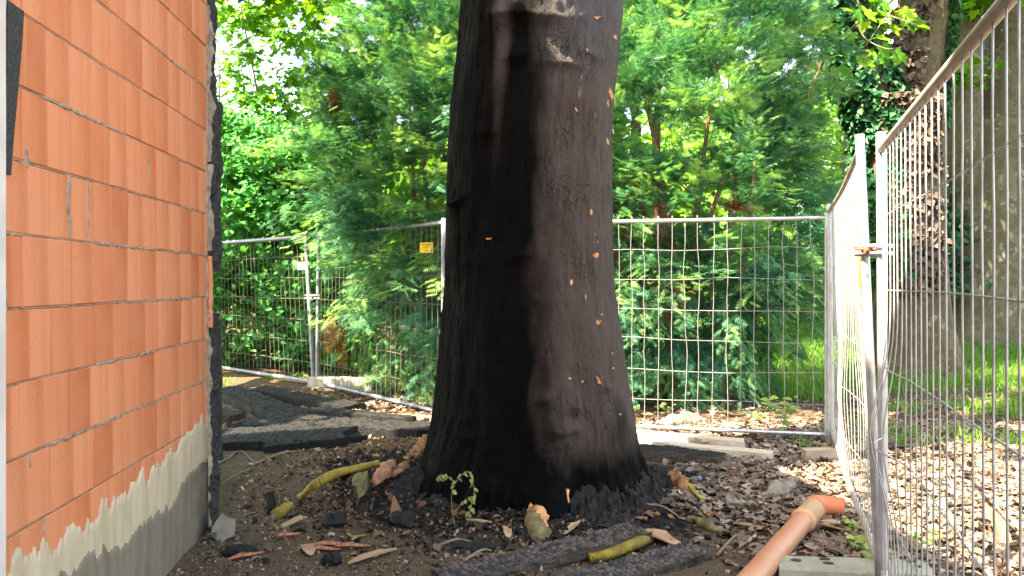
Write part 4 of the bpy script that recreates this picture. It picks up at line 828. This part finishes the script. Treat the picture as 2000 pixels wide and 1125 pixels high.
x = np.concatenate(xs); y = np.concatenate(ys); N = len(x); r = np.random.default_rng(8)
size = r.gamma(9, .0068, N).clip(.025, .1)*np.where((x < .95) & (y < 6.4), .55, 1.0)
# the nearest large ones as single leaves, shared shapes
tm = []
for k in range(8):
    V = curl((LOBE_V if k % 2 else LEAF_V)*np.array([1, 1, 1.5]), [.5, .25, -.35, .6, .2, -.5, .4, .8][k]); V = V*[1.0, 1, 1]*[.75+.08*k % .4, 1, 1]+np.random.default_rng(k).normal(0, .055, V.shape)
    tm.append((V-np.array([0, .5, 0]), LOBE_F if k % 2 else LEAF_F))
dist = np.hypot(x, y); order = np.argsort(dist/size+1e3*((x/y > .64) | (x < .9))); pick = order[:260]
lm = [mesh_np('dead_leaf', v, f, M_litter, False, np.full(len(v), c_)) for (v, f) in tm for c_ in (.1, .25, .4, .5, .65)]
for q in pick:
    link('dead_leaf', lm[r.integers(0, len(lm))], ground, (float(x[q]), float(y[q]), float(gz(x[q], y[q]))+.014), (r.normal(0, .28), r.normal(0, .28), r.uniform(0, 6.28)), (float(size[q]),)*3)
rest = np.setdiff1d(np.arange(N), pick); vfs = []; ats = []; lay_ = r.uniform(.004, .03, N)
for k in range(8):
    q = rest[k::8]; n = len(q); V, Fs = scatter(tm[k][0], tm[k][1], np.stack([x[q], y[q], gz(x[q], y[q])+lay_[q]], -1), r.normal(0, 1, (n, 3))*[1, 1, .22], norm(r.normal(0, .22, (n, 3))+[0, 0, 1]), size[q]); vfs.append((V, Fs)); ats.append(np.repeat(r.beta(2, 2, n)*np.where((x[q] < .95) & (y[q] < 6.4), .5, 1), len(tm[k][0])))
V, Fs = join(*vfs); solo('leaf_litter', (V, Fs), M_litter, 'carpet of dry brown dead leaves beside and behind the fence', 'leaf litter', kind='stuff', smooth=False, attr=np.concatenate(ats))

# ------------------------------------------------------------------ grass
r = np.random.default_rng(21)
def grass(name, label, x, y, h, seed):
    r = np.random.default_rng(seed); N = len(x); tv = np.array([[-.035, 0, 0], [.035, 0, 0], [.028, .5, .05], [-.028, .5, .05], [0, 1, .3]]); f = norm(r.normal(0, .38, (N, 3))*[1, 1, 0]+[0, 0, 1]); nn = norm(r.normal(0, 1, (N, 3))*[1, 1, 0]+1e-3)
    V, Fs = scatter(tv, [np.array([[0, 1, 2, 3]]), np.array([[3, 2, 4]])], np.stack([x, y, gz(x, y)-.005], -1), f, nn, h); solo(name, (V, Fs), M_grass, label, 'grass', kind='stuff', smooth=False, attr=np.repeat(np.clip(r.beta(2, 2.4, N), 0, 1), 5))
N = 52000; x = r.uniform(1.5, 13, N); y = r.uniform(9.4, 24, N); k = r.uniform(size=N) < sm(-.25, .3, nz2(x, y, .8, 3)+.35*sm(10, 12.5, y))*sm(9.6, 11.5, y+.4*nz2(x, y, 1.2, 8)); x2 = r.uniform(3, 9, 20000); y2 = r.uniform(10.8, 18, 20000); x = np.concatenate([x[k], x2]); y = np.concatenate([y[k], y2]); k = np.ones(len(x), bool); grass('lawn_grass', 'sunlit green grass behind the straight fence panel', x[k], y[k], r.uniform(.08, .2, k.sum())*(1+.4*sm(12, 18, y[k])), 1)
N = 9000; x = r.uniform(2.4, 7, N); y = r.uniform(7.0, 10.5, N); k = r.uniform(size=N) < sm(.15, .6, nz2(x, y, 1.1, 13)); grass('weed_grass', 'thin tufts of grass among leaves beyond rusty fence', x[k], y[k], r.uniform(.06, .2, k.sum()), 2)
N = 6000; x = r.uniform(-5.5, -1.2, N); y = r.uniform(9.5, 13.5, N); k = r.uniform(size=N) < sm(.0, .4, nz2(x, y, 1.2, 23)); grass('verge_grass', 'low weeds under the hazel behind the left fence', x[k], y[k], r.uniform(.05, .14, k.sum()), 3)

# ------------------------------------------------------------------ small plants with single leaves
lf_mesh = {}
def leafobj(parent, p, f, nn, s_, m_, lob=False, tone=None):
    key = (m_.name, lob, random.randrange(4))
    if key not in lf_mesh:
        base = curl(LOBE_V if lob else LEAF_V, [.1, .35, -.25, .5][key[2]]); lf_mesh[key] = mesh_np('leaf', base, LOBE_F if lob else LEAF_F, m_, False, np.full(len(base), [.15, .45, .7, 1][key[2]]))
    f = Vector(norm(f).tolist()); nn = Vector(norm(nn).tolist()); s = f.cross(nn).normalized(); nn = s.cross(f); Rm = Matrix((s, f, nn)).transposed()
    link('leaf', lf_mesh[key], parent, tuple((np.array(p)-ORG[parent]).tolist()), Rm.to_euler(), (s_,)*3)
def seedling(label, base, stems, m_, ls, nl, seed, name='seedling', stem_r=.004, droop=0.0, group='small weeds'):
    r = np.random.default_rng(seed); root = thing(name, label, 'plant', base, group)
    for pts in stems:
        P = bez(pts, 8); st = part('stem', tube(P, np.linspace(stem_r, stem_r*.5, len(P)), 6), M_stem, root)
        for k in range(nl):
            q = P[int(len(P)*(.35+.63*k/max(1, nl-1)))-1]; an = r.uniform(0, 6.28); f = np.array([math.cos(an), math.sin(an)*.6, .15-droop]); leafobj(st, q, f, np.array([r.normal(0, .4), -.5, 1]), ls*r.uniform(.7, 1.2), m_)
b = gp(1532, 860, .0); Y0 = b[1]
seedling('sunlit pale seedling in front of straight fence panel', b, [[b, px(1528, 825, Y0), px(1520, 790, Y0)], [px(1529, 830, Y0), px(1550, 805, Y0), px(1572, 795, Y0)], [px(1528, 825, Y0), px(1510, 795, Y0), px(1500, 775, Y0)], [px(1530, 822, Y0), px(1540, 795, Y0-.05), px(1552, 775, Y0-.05)]], M_seed, .095, 5, 2)
b = gp(888, 1030, .0); Y0 = b[1]
seedling('wilted drooping weed in front of the burnt trunk', b, [[b, px(882, 990, Y0), px(884, 955, Y0), px(900, 930, Y0), px(915, 922, Y0), px(925, 950, Y0-.03), px(928, 968, Y0-.03)], [px(884, 1010, Y0), px(900, 985, Y0-.03), px(922, 970, Y0-.05), px(918, 1000, Y0-.06), px(912, 1026, Y0-.06)], [px(886, 940, Y0), px(868, 928, Y0), px(852, 934, Y0)]], M_wilt, .034, 14, 3, stem_r=.0035, droop=.9)
for k, (x, y, n, lab) in enumerate(((1668, 1050, 3, 'light green leafy weed left of the fence post'), (1672, 1085, 3, 'yellow green weed growing over mossy foot block'), (1708, 1118, 3, 'green weed at the bottom of coupled posts'), (1800, 1075, 4, 'yellow green weed on the far side of rusty fence'), (445, 770, 3, 'small green weed on the charred plank heap'), (1480, 830, 3, 'tiny weed in leaves behind the straight panel'), (1300, 812, 3, 'small weed beside the grey log'))):
    b = gp(x, y, .0); h = .12; seedling(lab, b, [[b, b+[.03*math.cos(i_*2.1), -.02, h*.6], b+[.09*math.cos(i_*2.1), .05*math.sin(i_*2.1)-.03, h]] for i_ in range(n)], M_seed, .055, 4, 20+k)

# ------------------------------------------------------------------ trees and shrubs
def yew(label, base, cen, rad3, nplume, nspray, seed, lim=None, up=.55, stems=9, dead=()):
    r = np.random.default_rng(seed); root = thing('yew_tree', label, 'tree', base); cen = np.array(cen, float); rad3 = np.array(rad3, float)
    dirs = norm(r.normal(0, 1, (nplume*3, 3))); dirs = dirs[(dirs[:, 1] < .45)][:nplume]; n = len(dirs)
    rr_ = (r.uniform(0, 1, n)**.45*.62+.40)*(1+.28*fbm(dirs*2.1+seed, seed, 3)); O = cen+dirs*rr_[:, None]*rad3
    ok = O[:, 2] > .25
    if lim: ok &= lim(O)
    O = O[ok]; dirs = dirs[ok]; n = len(O)
    dd = norm(dirs*[.9, .9, .5]+np.array([0, 0, 1.])*(up*sm(.6, 2.4, O[:, 2])[:, None]*1.3-.25)+r.normal(0, .33, (n, 3))); L = r.uniform(.45, .95, n)
    t = r.uniform(0, 1, (n, nspray))**.8; sidev = norm(np.cross(dd, [0, 0, 1.])+r.normal(0, .25, (n, 3))); upv = np.cross(sidev, dd)
    sgn = np.where(r.uniform(size=t.shape) < .5, -1, 1); wob = r.normal(0, .05, t.shape+(3,))
    pos = O[:, None]+dd[:, None]*(t*L[:, None])[..., None]-np.array([0, 0, 1.])*((t**2)*L[:, None]*.28)[..., None]+sidev[:, None]*(sgn*(1-t)*.16*r.uniform(.2, 1, t.shape))[..., None]+wob
    f = dd[:, None]*.75+sidev[:, None]*(sgn*r.uniform(.3, 1.1, t.shape))[..., None]+np.array([0, 0, -.22])+r.normal(0, .2, wob.shape); nn = upv[:, None]+r.normal(0, .3, wob.shape)
    pos, f, nn = pos.reshape(-1, 3), f.reshape(-1, 3), nn.reshape(-1, 3); sz = (.165-.06*t.ravel())*r.uniform(.75, 1.25, t.size)
    V, Fs = scatter(YEW_V, YEW_F, pos, f, nn, sz); tone = np.clip(.33+.48*t.ravel()+np.repeat(r.normal(0, .16, n), nspray)+r.normal(0, .08, t.size), 0, 1)  # tone rises along each plume: shaded inside and sunlit tips painted in
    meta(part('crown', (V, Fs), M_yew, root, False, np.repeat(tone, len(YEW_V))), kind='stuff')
    for k in range(stems):
        e = cen+norm(r.normal(0, 1, 3)*[1, .6, .3]+[0, -.25, .9])*rad3*.75; b = np.array(base)+[r.normal(0, .25), r.normal(0, .2), -.1]; m_ = (b+e)/2+[r.normal(0, .25), -.2, r.uniform(-.2, .3)]
        P = bez([b, m_, e], 8); part('stem', tube(P, np.linspace(.055, .012, len(P)), 7), M_ywood, root)
        for s_ in range(3):
            q = P[5+3*s_]; e2 = q+norm(r.normal(0, 1, 3)*[1, .7, .4]+[0, -.5, .5])*r.uniform(.5, 1.1); part('stem', tube(bez([q, (q+e2)/2+[0, 0, -.05], e2], 5), np.linspace(.016, .005, len(bez([q, q, e2], 5))), 5), M_ywood, root)
    for k, (p, dv_) in enumerate(dead):
        N = 46; tt = r.uniform(0, 1, N); pos = np.array(p)+np.array(dv_)*tt[:, None]+r.normal(0, .035, (N, 3)); V, Fs = scatter(YEW_V, YEW_F, pos, np.array(dv_)+r.normal(0, .15, (N, 3)), r.normal(0, 1, (N, 3)), r.uniform(.09, .16, N)); meta(part('dead_sprig', (V, Fs), M_deadyew, root, False, np.repeat(r.uniform(0, 1, N), len(YEW_V))), kind='stuff')
    return root
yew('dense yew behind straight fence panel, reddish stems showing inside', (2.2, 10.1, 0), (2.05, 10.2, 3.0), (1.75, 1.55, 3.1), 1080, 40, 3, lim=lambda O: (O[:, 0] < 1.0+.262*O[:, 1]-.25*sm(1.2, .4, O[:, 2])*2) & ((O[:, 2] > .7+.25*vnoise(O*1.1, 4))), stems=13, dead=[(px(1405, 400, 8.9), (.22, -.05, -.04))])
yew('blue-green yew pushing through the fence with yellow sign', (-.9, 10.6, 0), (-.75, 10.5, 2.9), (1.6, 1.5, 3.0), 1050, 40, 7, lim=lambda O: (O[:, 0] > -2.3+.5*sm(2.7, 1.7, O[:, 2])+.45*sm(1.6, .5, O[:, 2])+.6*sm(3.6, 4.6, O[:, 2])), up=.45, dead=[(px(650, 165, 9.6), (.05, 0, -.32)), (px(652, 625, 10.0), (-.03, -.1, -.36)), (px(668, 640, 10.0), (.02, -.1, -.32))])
def broadleaf(label, name, base, blobs, nleaf, size, m_, seed, stems=6, leafv=LEAF_V, leaff=LEAF_F, droop=.45, clump=26, ftow=-.6, stemr=.03, mat_stem=M_tbark, group=None, cat='shrub'):
    r = np.random.default_rng(seed); root = thing(name, label, cat, base, group); pos = []
    tot = sum(b[2] for b in blobs)
    for c, rd, w in blobs:
        n = int(nleaf*w/tot); ncl = max(5, n//clump); d = norm(r.normal(0, 1, (ncl, 3))); cc = np.array(c)+d*np.array(rd)*(r.uniform(0, 1, (ncl, 1))**.4)*(1+.25*fbm(d*2+seed, seed, 2))[:, None]
        k = r.integers(0, ncl, n); pos.append(cc[k]+r.normal(0, 1, (n, 3))*np.array([1, 1, .55])*min(rd)*.16)
    pos = np.concatenate(pos); pos = pos[pos[:, 2] > gz(pos[:, 0], pos[:, 1])+.05]; N = len(pos)
    f = norm(r.normal(0, 1, (N, 3))*[1, .8, .3]+[0, -.25, -droop]); nn = norm(np.array([0, ftow, 1.])+r.normal(0, .38, (N, 3)))
    V, Fs = scatter(leafv, leaff, pos, f, nn, size*r.uniform(.6, 1.25, N)); meta(part('crown', (V, Fs), m_, root, False, np.repeat(np.clip(r.beta(2, 2.3, N), 0, 1), len(leafv))), kind='stuff')
    for k in range(stems):
        c, rd, w = blobs[r.integers(0, len(blobs))]; e = np.array(c)+r.normal(0, .5, 3)*np.array(rd); b = np.array(base)+[r.normal(0, .3), r.normal(0, .2), -.1]; P = bez([b, (b+e)/2+r.normal(0, .25, 3), e], 7); part('stem', tube(P, np.linspace(stemr, stemr*.25, len(P)), 6), mat_stem, root)
    return root
broadleaf('dense green hazel shrub behind fence with white sign', 'hazel_shrub', (-4.6, 13.9, .1), [((-4.5, 13.6, 1.3), (1.9, .9, 1.3), 3), ((-4.4, 14.0, 2.9), (1.6, 1, 1.2), 2.4), ((-3.0, 12.9, 1.2), (.9, .6, 1.1), 1.6), ((-2.6, 12.4, .9), (.7, .5, .9), 1), ((-5.3, 14.4, 3.9), (1.3, 1, 1.2), 1.4), ((-3.5, 14.2, 3.6), (1.0, .9, 1.0), 1)], 21000, .125, M_shrub, 5, stems=12)
broadleaf('dark ivy-covered shrub beyond the fence corner', 'ivy_shrub', (7.5, 20.2, .3), [((7.5, 20, 1.7), (1.3, .8, 1.5), 2), ((6.8, 20.5, 2.6), (1.2, .8, 1.1), 1)], 5200, .15, M_ivy, 6, stems=4)
broadleaf('dark leafy shrub between the two large right trunks', 'laurel_shrub', (8.0, 15.2, .3), [((7.8, 15.2, 1.9), (.8, .8, 1.7), 2), ((8.0, 16, 3.3), (.9, .8, 1.2), 1)], 4200, .13, M_ivy, 7, stems=4)
broadleaf('bright green young ash sapling behind the yew', 'sapling', (5.2, 17.5, .3), [((5.1, 17.4, 2.6), (.9, .8, 1.2), 1), ((5.6, 17.8, 3.9), (1.1, .9, 1.1), 1.2), ((4.7, 18, 3.6), (.9, .8, 1), 1)], 6500, .12, M_far, 8, stems=8, stemr=.04)
broadleaf('sparse yellow-green linden against bright sky behind the hazel', 'linden_tree', (-5.2, 17.2, .1), [((-5.9, 17, 6.3), (1.3, 1.2, 1.5), 1.2), ((-4.5, 17.5, 5.3), (1.4, 1, 1.3), 1.2), ((-3.3, 17, 6.7), (1.3, 1, 1.0), 1), ((-5.9, 17, 4.2), (1.1, 1, 1.1), 1.2), ((-4.6, 16.5, 7.4), (1.8, 1, .8), 1)], 4300, .16, M_plane, 15, stems=9, leafv=LOBE_V, leaff=LOBE_F, stemr=.045, cat='tree')
# plane tree hidden behind the building: its lowest leaves hang into view
pt = thing('plane_tree', 'plane tree behind the building whose yellow-green leaves hang down', 'tree', (-6.2, 11.5, .1)); P, r_ = limb((-6.2, 11.5, -.1), (.1, 0, 1), 6.5, .42, 4, 9); r_ = np.linspace(.45, .25, 10); part('trunk', tube(P, r_, 16), M_pbark, pt)
lims = []; shade_limbs = []  # second list: unseen limbs added to shade the planks and left fence
for k, (dx, dy, dz, L) in enumerate(((.9, -.1, .35, 5.2), (.7, .7, .4, 5), (-.5, .7, .6, 4), (.12, -.9, .35, 5.0), (-.15, -.95, .3, 6.5), (.15, -.97, .2, 6.2), (.3, .3, .9, 4), (.8, .25, .15, 5.0))):
    lm_ = shade_limbs if dy < -.5 else lims
    P2, r2 = limb(P[6+k % 4], (dx, dy, dz), L, .16, 60+k, 9, .1); lm_.append(P2); part('limb', tube(P2, r2, 8), M_pbark, pt)
    for s_ in range(4):
        P3, r3 = limb(P2[3+s_+(s_ > 1)], (dx+random.uniform(-.8, .8), dy+random.uniform(-.8, .8), random.uniform(-.5, .3)), 1.9, .04, 80+9*k+s_, 6, -.1); lm_.append(P3); part('limb', tube(P3, r3, 6), M_pbark, pt)
vf, at_ = crown_leaves(lims, 4200, .16, .45, 6); vf2, at2 = crown_leaves(shade_limbs, 5200, .22, .55, 7, zmin=lambda p: np.where(((p[:, 0] < -4.1) & (p[:, 1] < 7.2)) | ((p[:, 0] < -5.3) & (p[:, 1] < 9.4)), 0, 99)); meta(part('crown', join(vf, vf2), M_plane, pt, False, np.concatenate([at_, at2])), kind='stuff')  # second leaf batch is added out of view, trimmed to shape that shade
# trunk with noise
def trunk(parent, pts, rads, m_, seed, n=40, name='trunk', amp=.03, flare=0):
    P = bez(pts, 14); r_ = np.interp(np.linspace(0, 1, len(P)), np.linspace(0, 1, len(rads)), rads); V, Fs = tube(P, r_, n); o_ = norm(V-np.repeat(P, n, 0)); hgt = V[:, 2]-pts[0][2]
    an = np.arctan2(o_[:, 1], o_[:, 0]); V = V+o_*(amp*fbm(V*[1.6, 1.6, .7], seed, 4)+flare*np.exp(-np.maximum(hgt, 0)/.45)*(.6+.5*np.cos(an*4+seed)))[:, None]; return part(name, (V, Fs), m_, parent), P, r_
it = thing('ivy_clad_tree', 'thick old tree trunk clad in green and withered ivy', 'tree', (6.05, 12.2, .15))
b0 = np.array([6.05, 12.2, -.2])
_, TP, TR = trunk(it, [b0, px(1775, 600, 12.2), px(1765, 400, 12.2), px(1755, 200, 12.2)], [.62, .56, .56, .64], M_ibark, 3, flare=.30)
_, TP1, TR1 = trunk(it, [px(1768, 260, 12.2), px(1800, 60, 12.2), px(1815, -200, 12.2), px(1835, -700, 12.2)], [.42, .36, .34, .26], M_ibark, 5, name='limb')
_, TP2, TR2 = trunk(it, [px(1735, 270, 12.2), px(1665, 90, 12.1), px(1590, -90, 12.0), px(1450, -400, 11.9)], [.42, .36, .33, .22], M_ibark, 7, name='limb')
lims = [TP2[20:], TP1[20:]]
for k in range(7):
    P3, r3 = limb((TP2 if k % 2 else TP1)[18+3*k], (random.uniform(-1, 1), random.uniform(-1, .6), .4), 3.2, .08, 300+k, 8, .2); lims.append(P3); part('limb', tube(P3, r3, 7), M_ibark, it)
vf, at_ = crown_leaves(lims, 7000, .18, .75, 16, zmin=lambda p: 3.9+.0*p[:, 0]+(CH+500*p[:, 1]/F-3.9)*((p[:, 0]/p[:, 1] > .30))); meta(part('crown', vf, M_plane, it, False, at_), kind='stuff')
def ivy(name, label, P, R, n, th0, th1, v0, v1, m_, size, seed):
    r = np.random.default_rng(seed); k = ((v1-(v1-v0)*r.uniform(0, 1, n)**(1.8 if m_ is M_deadivy else 1.2))*(len(P)-1)); i0 = np.clip(k.astype(int), 0, len(P)-2); fr = (k-i0)[:, None]; c = P[i0]*(1-fr)+P[i0+1]*fr; rad_ = R[i0]; a = r.uniform(th0, th1, n)
    o_ = np.stack([np.sin(a), -np.cos(a), 0*a], -1); keep = fbm(np.stack([a*2, k*.4, 0*a+seed], -1), seed, 3) > -.42; pos = c+o_*(rad_+r.uniform(.02, .13, n))[:, None]; f = norm(o_*.35+[0, 0, -1]+r.normal(0, .5, (n, 3))); nn = norm(o_+[0, 0, .5]+r.normal(0, .4, (n, 3)))
    V, Fs = scatter(LEAF_V*[1.15, 1, 1], LEAF_F, pos[keep], f[keep], nn[keep], size*r.uniform(.6, 1.3, keep.sum())); return (V, Fs), np.repeat(r.uniform(0, 1, keep.sum()), len(LEAF_V))
iv = thing('ivy_vine', 'ivy climbing the old trunk, green outside and withered brown within', 'ivy', (5.6, 11.7, .2))
vf1, a1 = ivy('', '', TP2, TR2, 3600, -2.2, 1.2, 0, .75, M_ivy, .125, 1); vf2, a2 = ivy('', '', TP, TR, 3000, -2.0, -.4, .45, 1, M_ivy, .125, 2); vf3, a3 = ivy('', '', TP1, TR1, 900, .8, 2.0, 0, .8, M_ivy, .12, 3)
meta(part('foliage', join(vf1, vf2, vf3), M_ivy, iv, False, np.concatenate([a1, a2, a3])), kind='stuff')
vf1, a1 = ivy('', '', TP, TR, 2600, -.75, .35, .4, 1, M_deadivy, .115, 4); vf2, a2 = ivy('', '', TP1, TR1, 800, -1.5, -.2, 0, .5, M_deadivy, .115, 5); meta(part('withered_foliage', join(vf1, vf2), M_deadivy, iv, False, np.concatenate([a1, a2])), kind='stuff')
pl = thing('plane_tree', 'mottled grey-green plane trunk standing right of ivy-clad tree', 'tree', (8.95, 15.0, .35))
_, QP, QR = trunk(pl, [np.array([8.95, 15, .0]), px(1940, 560, 15), px(1945, 380, 15), px(1955, 250, 15)], [.86, .72, .74, .85], M_pbark, 11, flare=.35)
_, QP1, QR1 = trunk(pl, [px(1950, 330, 15), px(1975, 100, 15), px(2010, -250, 15), px(2040, -700, 15)], [.62, .52, .48, .3], M_pbark, 13, name='limb')
_, QP2, QR2 = trunk(pl, [px(1935, 420, 14.9), px(1880, 250, 14.8), px(1878, 60, 14.8), px(1890, -400, 14.8)], [.45, .36, .32, .2], M_pbark, 15, name='limb')
lims = [QP1[25:], QP2[25:]]
for k in range(6):
    P3, r3 = limb((QP1 if k % 2 else QP2)[22+3*k], (random.uniform(-1, .6), random.uniform(-1, .6), .4), 3.5, .08, 330+k, 8, .2); lims.append(P3); part('limb', tube(P3, r3, 7), M_pbark, pl)
vf, at_ = crown_leaves(lims, 3200, .19, .6, 26, zmin=lambda p: CH+380*p[:, 1]/F); meta(part('crown', vf, M_plane, pl, False, at_), kind='stuff')
# plane twig with large leaves hanging before the ivy trunk, and a strip of shed bark caught in the yew
Y0 = 9.6; br = thing('plane_branch', 'overhanging plane twig with large lobed leaves against ivy trunk', 'branch', px(1640, 40, Y0))
tw = [[px(1655, -60, Y0), px(1680, 20, Y0), px(1672, 45, Y0), px(1640, 75, Y0)], [px(1750, -60, Y0), px(1745, 10, Y0), px(1725, 40, Y0), px(1690, 90, Y0)], [px(1672, 42, Y0), px(1690, 75, Y0), px(1730, 95, Y0-.1), px(1760, 92, Y0-.1)], [px(1735, 30, Y0), px(1765, 40, Y0-.1), px(1800, 52, Y0-.1)]]
tws = []
for p in tw: P = bez(p, 8); tws.append((part('twig', tube(P, np.linspace(.011, .004, len(P)), 6), M_twig, br), P))
r = np.random.default_rng(9)
for k, (x, y) in enumerate(((1670, 20), (1690, 28), (1712, 25), (1730, 35), (1752, 32), (1770, 48), (1690, 45), (1740, 55), (1760, 25), (1808, 52), (1785, 40), (1655, 75), (1642, 90), (1665, 65), (1720, 90), (1745, 100), (1728, 112), (1762, 105), (1712, 78), (1650, 110), (1700, 95), (1690, 115), (1672, 125), (1640, 130), (1655, 140), (1775, 30), (1680, 8), (1720, 8))):
    lp_ = px(x, y, Y0+r.normal(0, .12)); own = min(tws, key=lambda w: np.linalg.norm(w[1]-lp_, axis=1).min())[0]
    leafobj(own, lp_, np.array([r.normal(.2, .6), -.2, -.55+r.normal(0, .3)]), np.array([r.normal(0, .3), -.7, .8]), r.uniform(.13, .21), M_plane, True)
Y0 = 8.9; shd = ribbon([px(1602, 118, Y0), px(1592, 150, Y0-.02), px(1582, 175, Y0), px(1575, 196, Y0)], .06, .006); solo('bark_strip', shd, M_bark, 'curled strip of shed bark hanging at the edge of the yew', 'bark')
for k, (x, y) in enumerate(((1590, 140), (1575, 100), (1560, 120), (1605, 110))): pass
# far trees
def fartree(label, x, y, h, w, seed, group='trees in the far background'):
    r = np.random.default_rng(seed); root = thing('background_tree', label, 'tree', (x, y, .2), group); P, r_ = limb((x, y, 0), (0, 0, 1), h*.8, h*.025, seed, 7); part('trunk', tube(P, r_, 8), M_tbark, root)
    N = 2700; ncl = 80; d = norm(r.normal(0, 1, (ncl, 3))); cc = np.array([x, y, h*.52])+d*np.array([w, w, h*.5])*(r.uniform(.2, 1, (ncl, 1))**.5)*(1+.2*fbm(d*2+seed, seed, 2))[:, None]; k = r.integers(0, ncl, N); pos = cc[k]+r.normal(0, 1, (N, 3))*[.42, .42, .26]*np.array(w/2.2); pos = pos[pos[:, 2] > .3]; N = len(pos)
    V, Fs = scatter(LEAF_V, LEAF_F, pos, r.normal(0, 1, (N, 3)), norm(r.normal(0, .5, (N, 3))+[0, -.5, 1]), r.uniform(.2, .44, N)); meta(part('crown', (V, Fs), M_far, root, False, np.repeat(np.clip(r.beta(2, 2, N), 0, 1), len(LEAF_V))), kind='stuff')
LF = 'light green background tree beyond the fences, one of a loose row'
for k, (x, y, h, w) in enumerate(((2.2, 15, 8, 2.4), (-1.2, 15.5, 7.5, 2.4), (-16, 30, 7, 3.6), (-11, 27, 6.2, 3.2), (-6, 29, 6.5, 3.4), (0, 27, 7.5, 3.6), (5.5, 26, 7, 3.0), (10.5, 27, 9.5, 3.6), (14, 32, 11, 4), (18, 26, 8, 3.6), (23, 30, 9, 4), (8, 34, 8.5, 4), (-1, 36, 9, 4), (-9, 37, 8, 4), (29, 33, 9, 4.2), (-22, 34, 8, 4.2))): fartree({0: 'broad light green tree filling the gap behind the yew with reddish stems', 1: 'broad light green tree filling the gap behind the blue-green yew'}.get(k, LF), x, y, h, w, 200+k, None if k < 2 else 'trees in the far background')
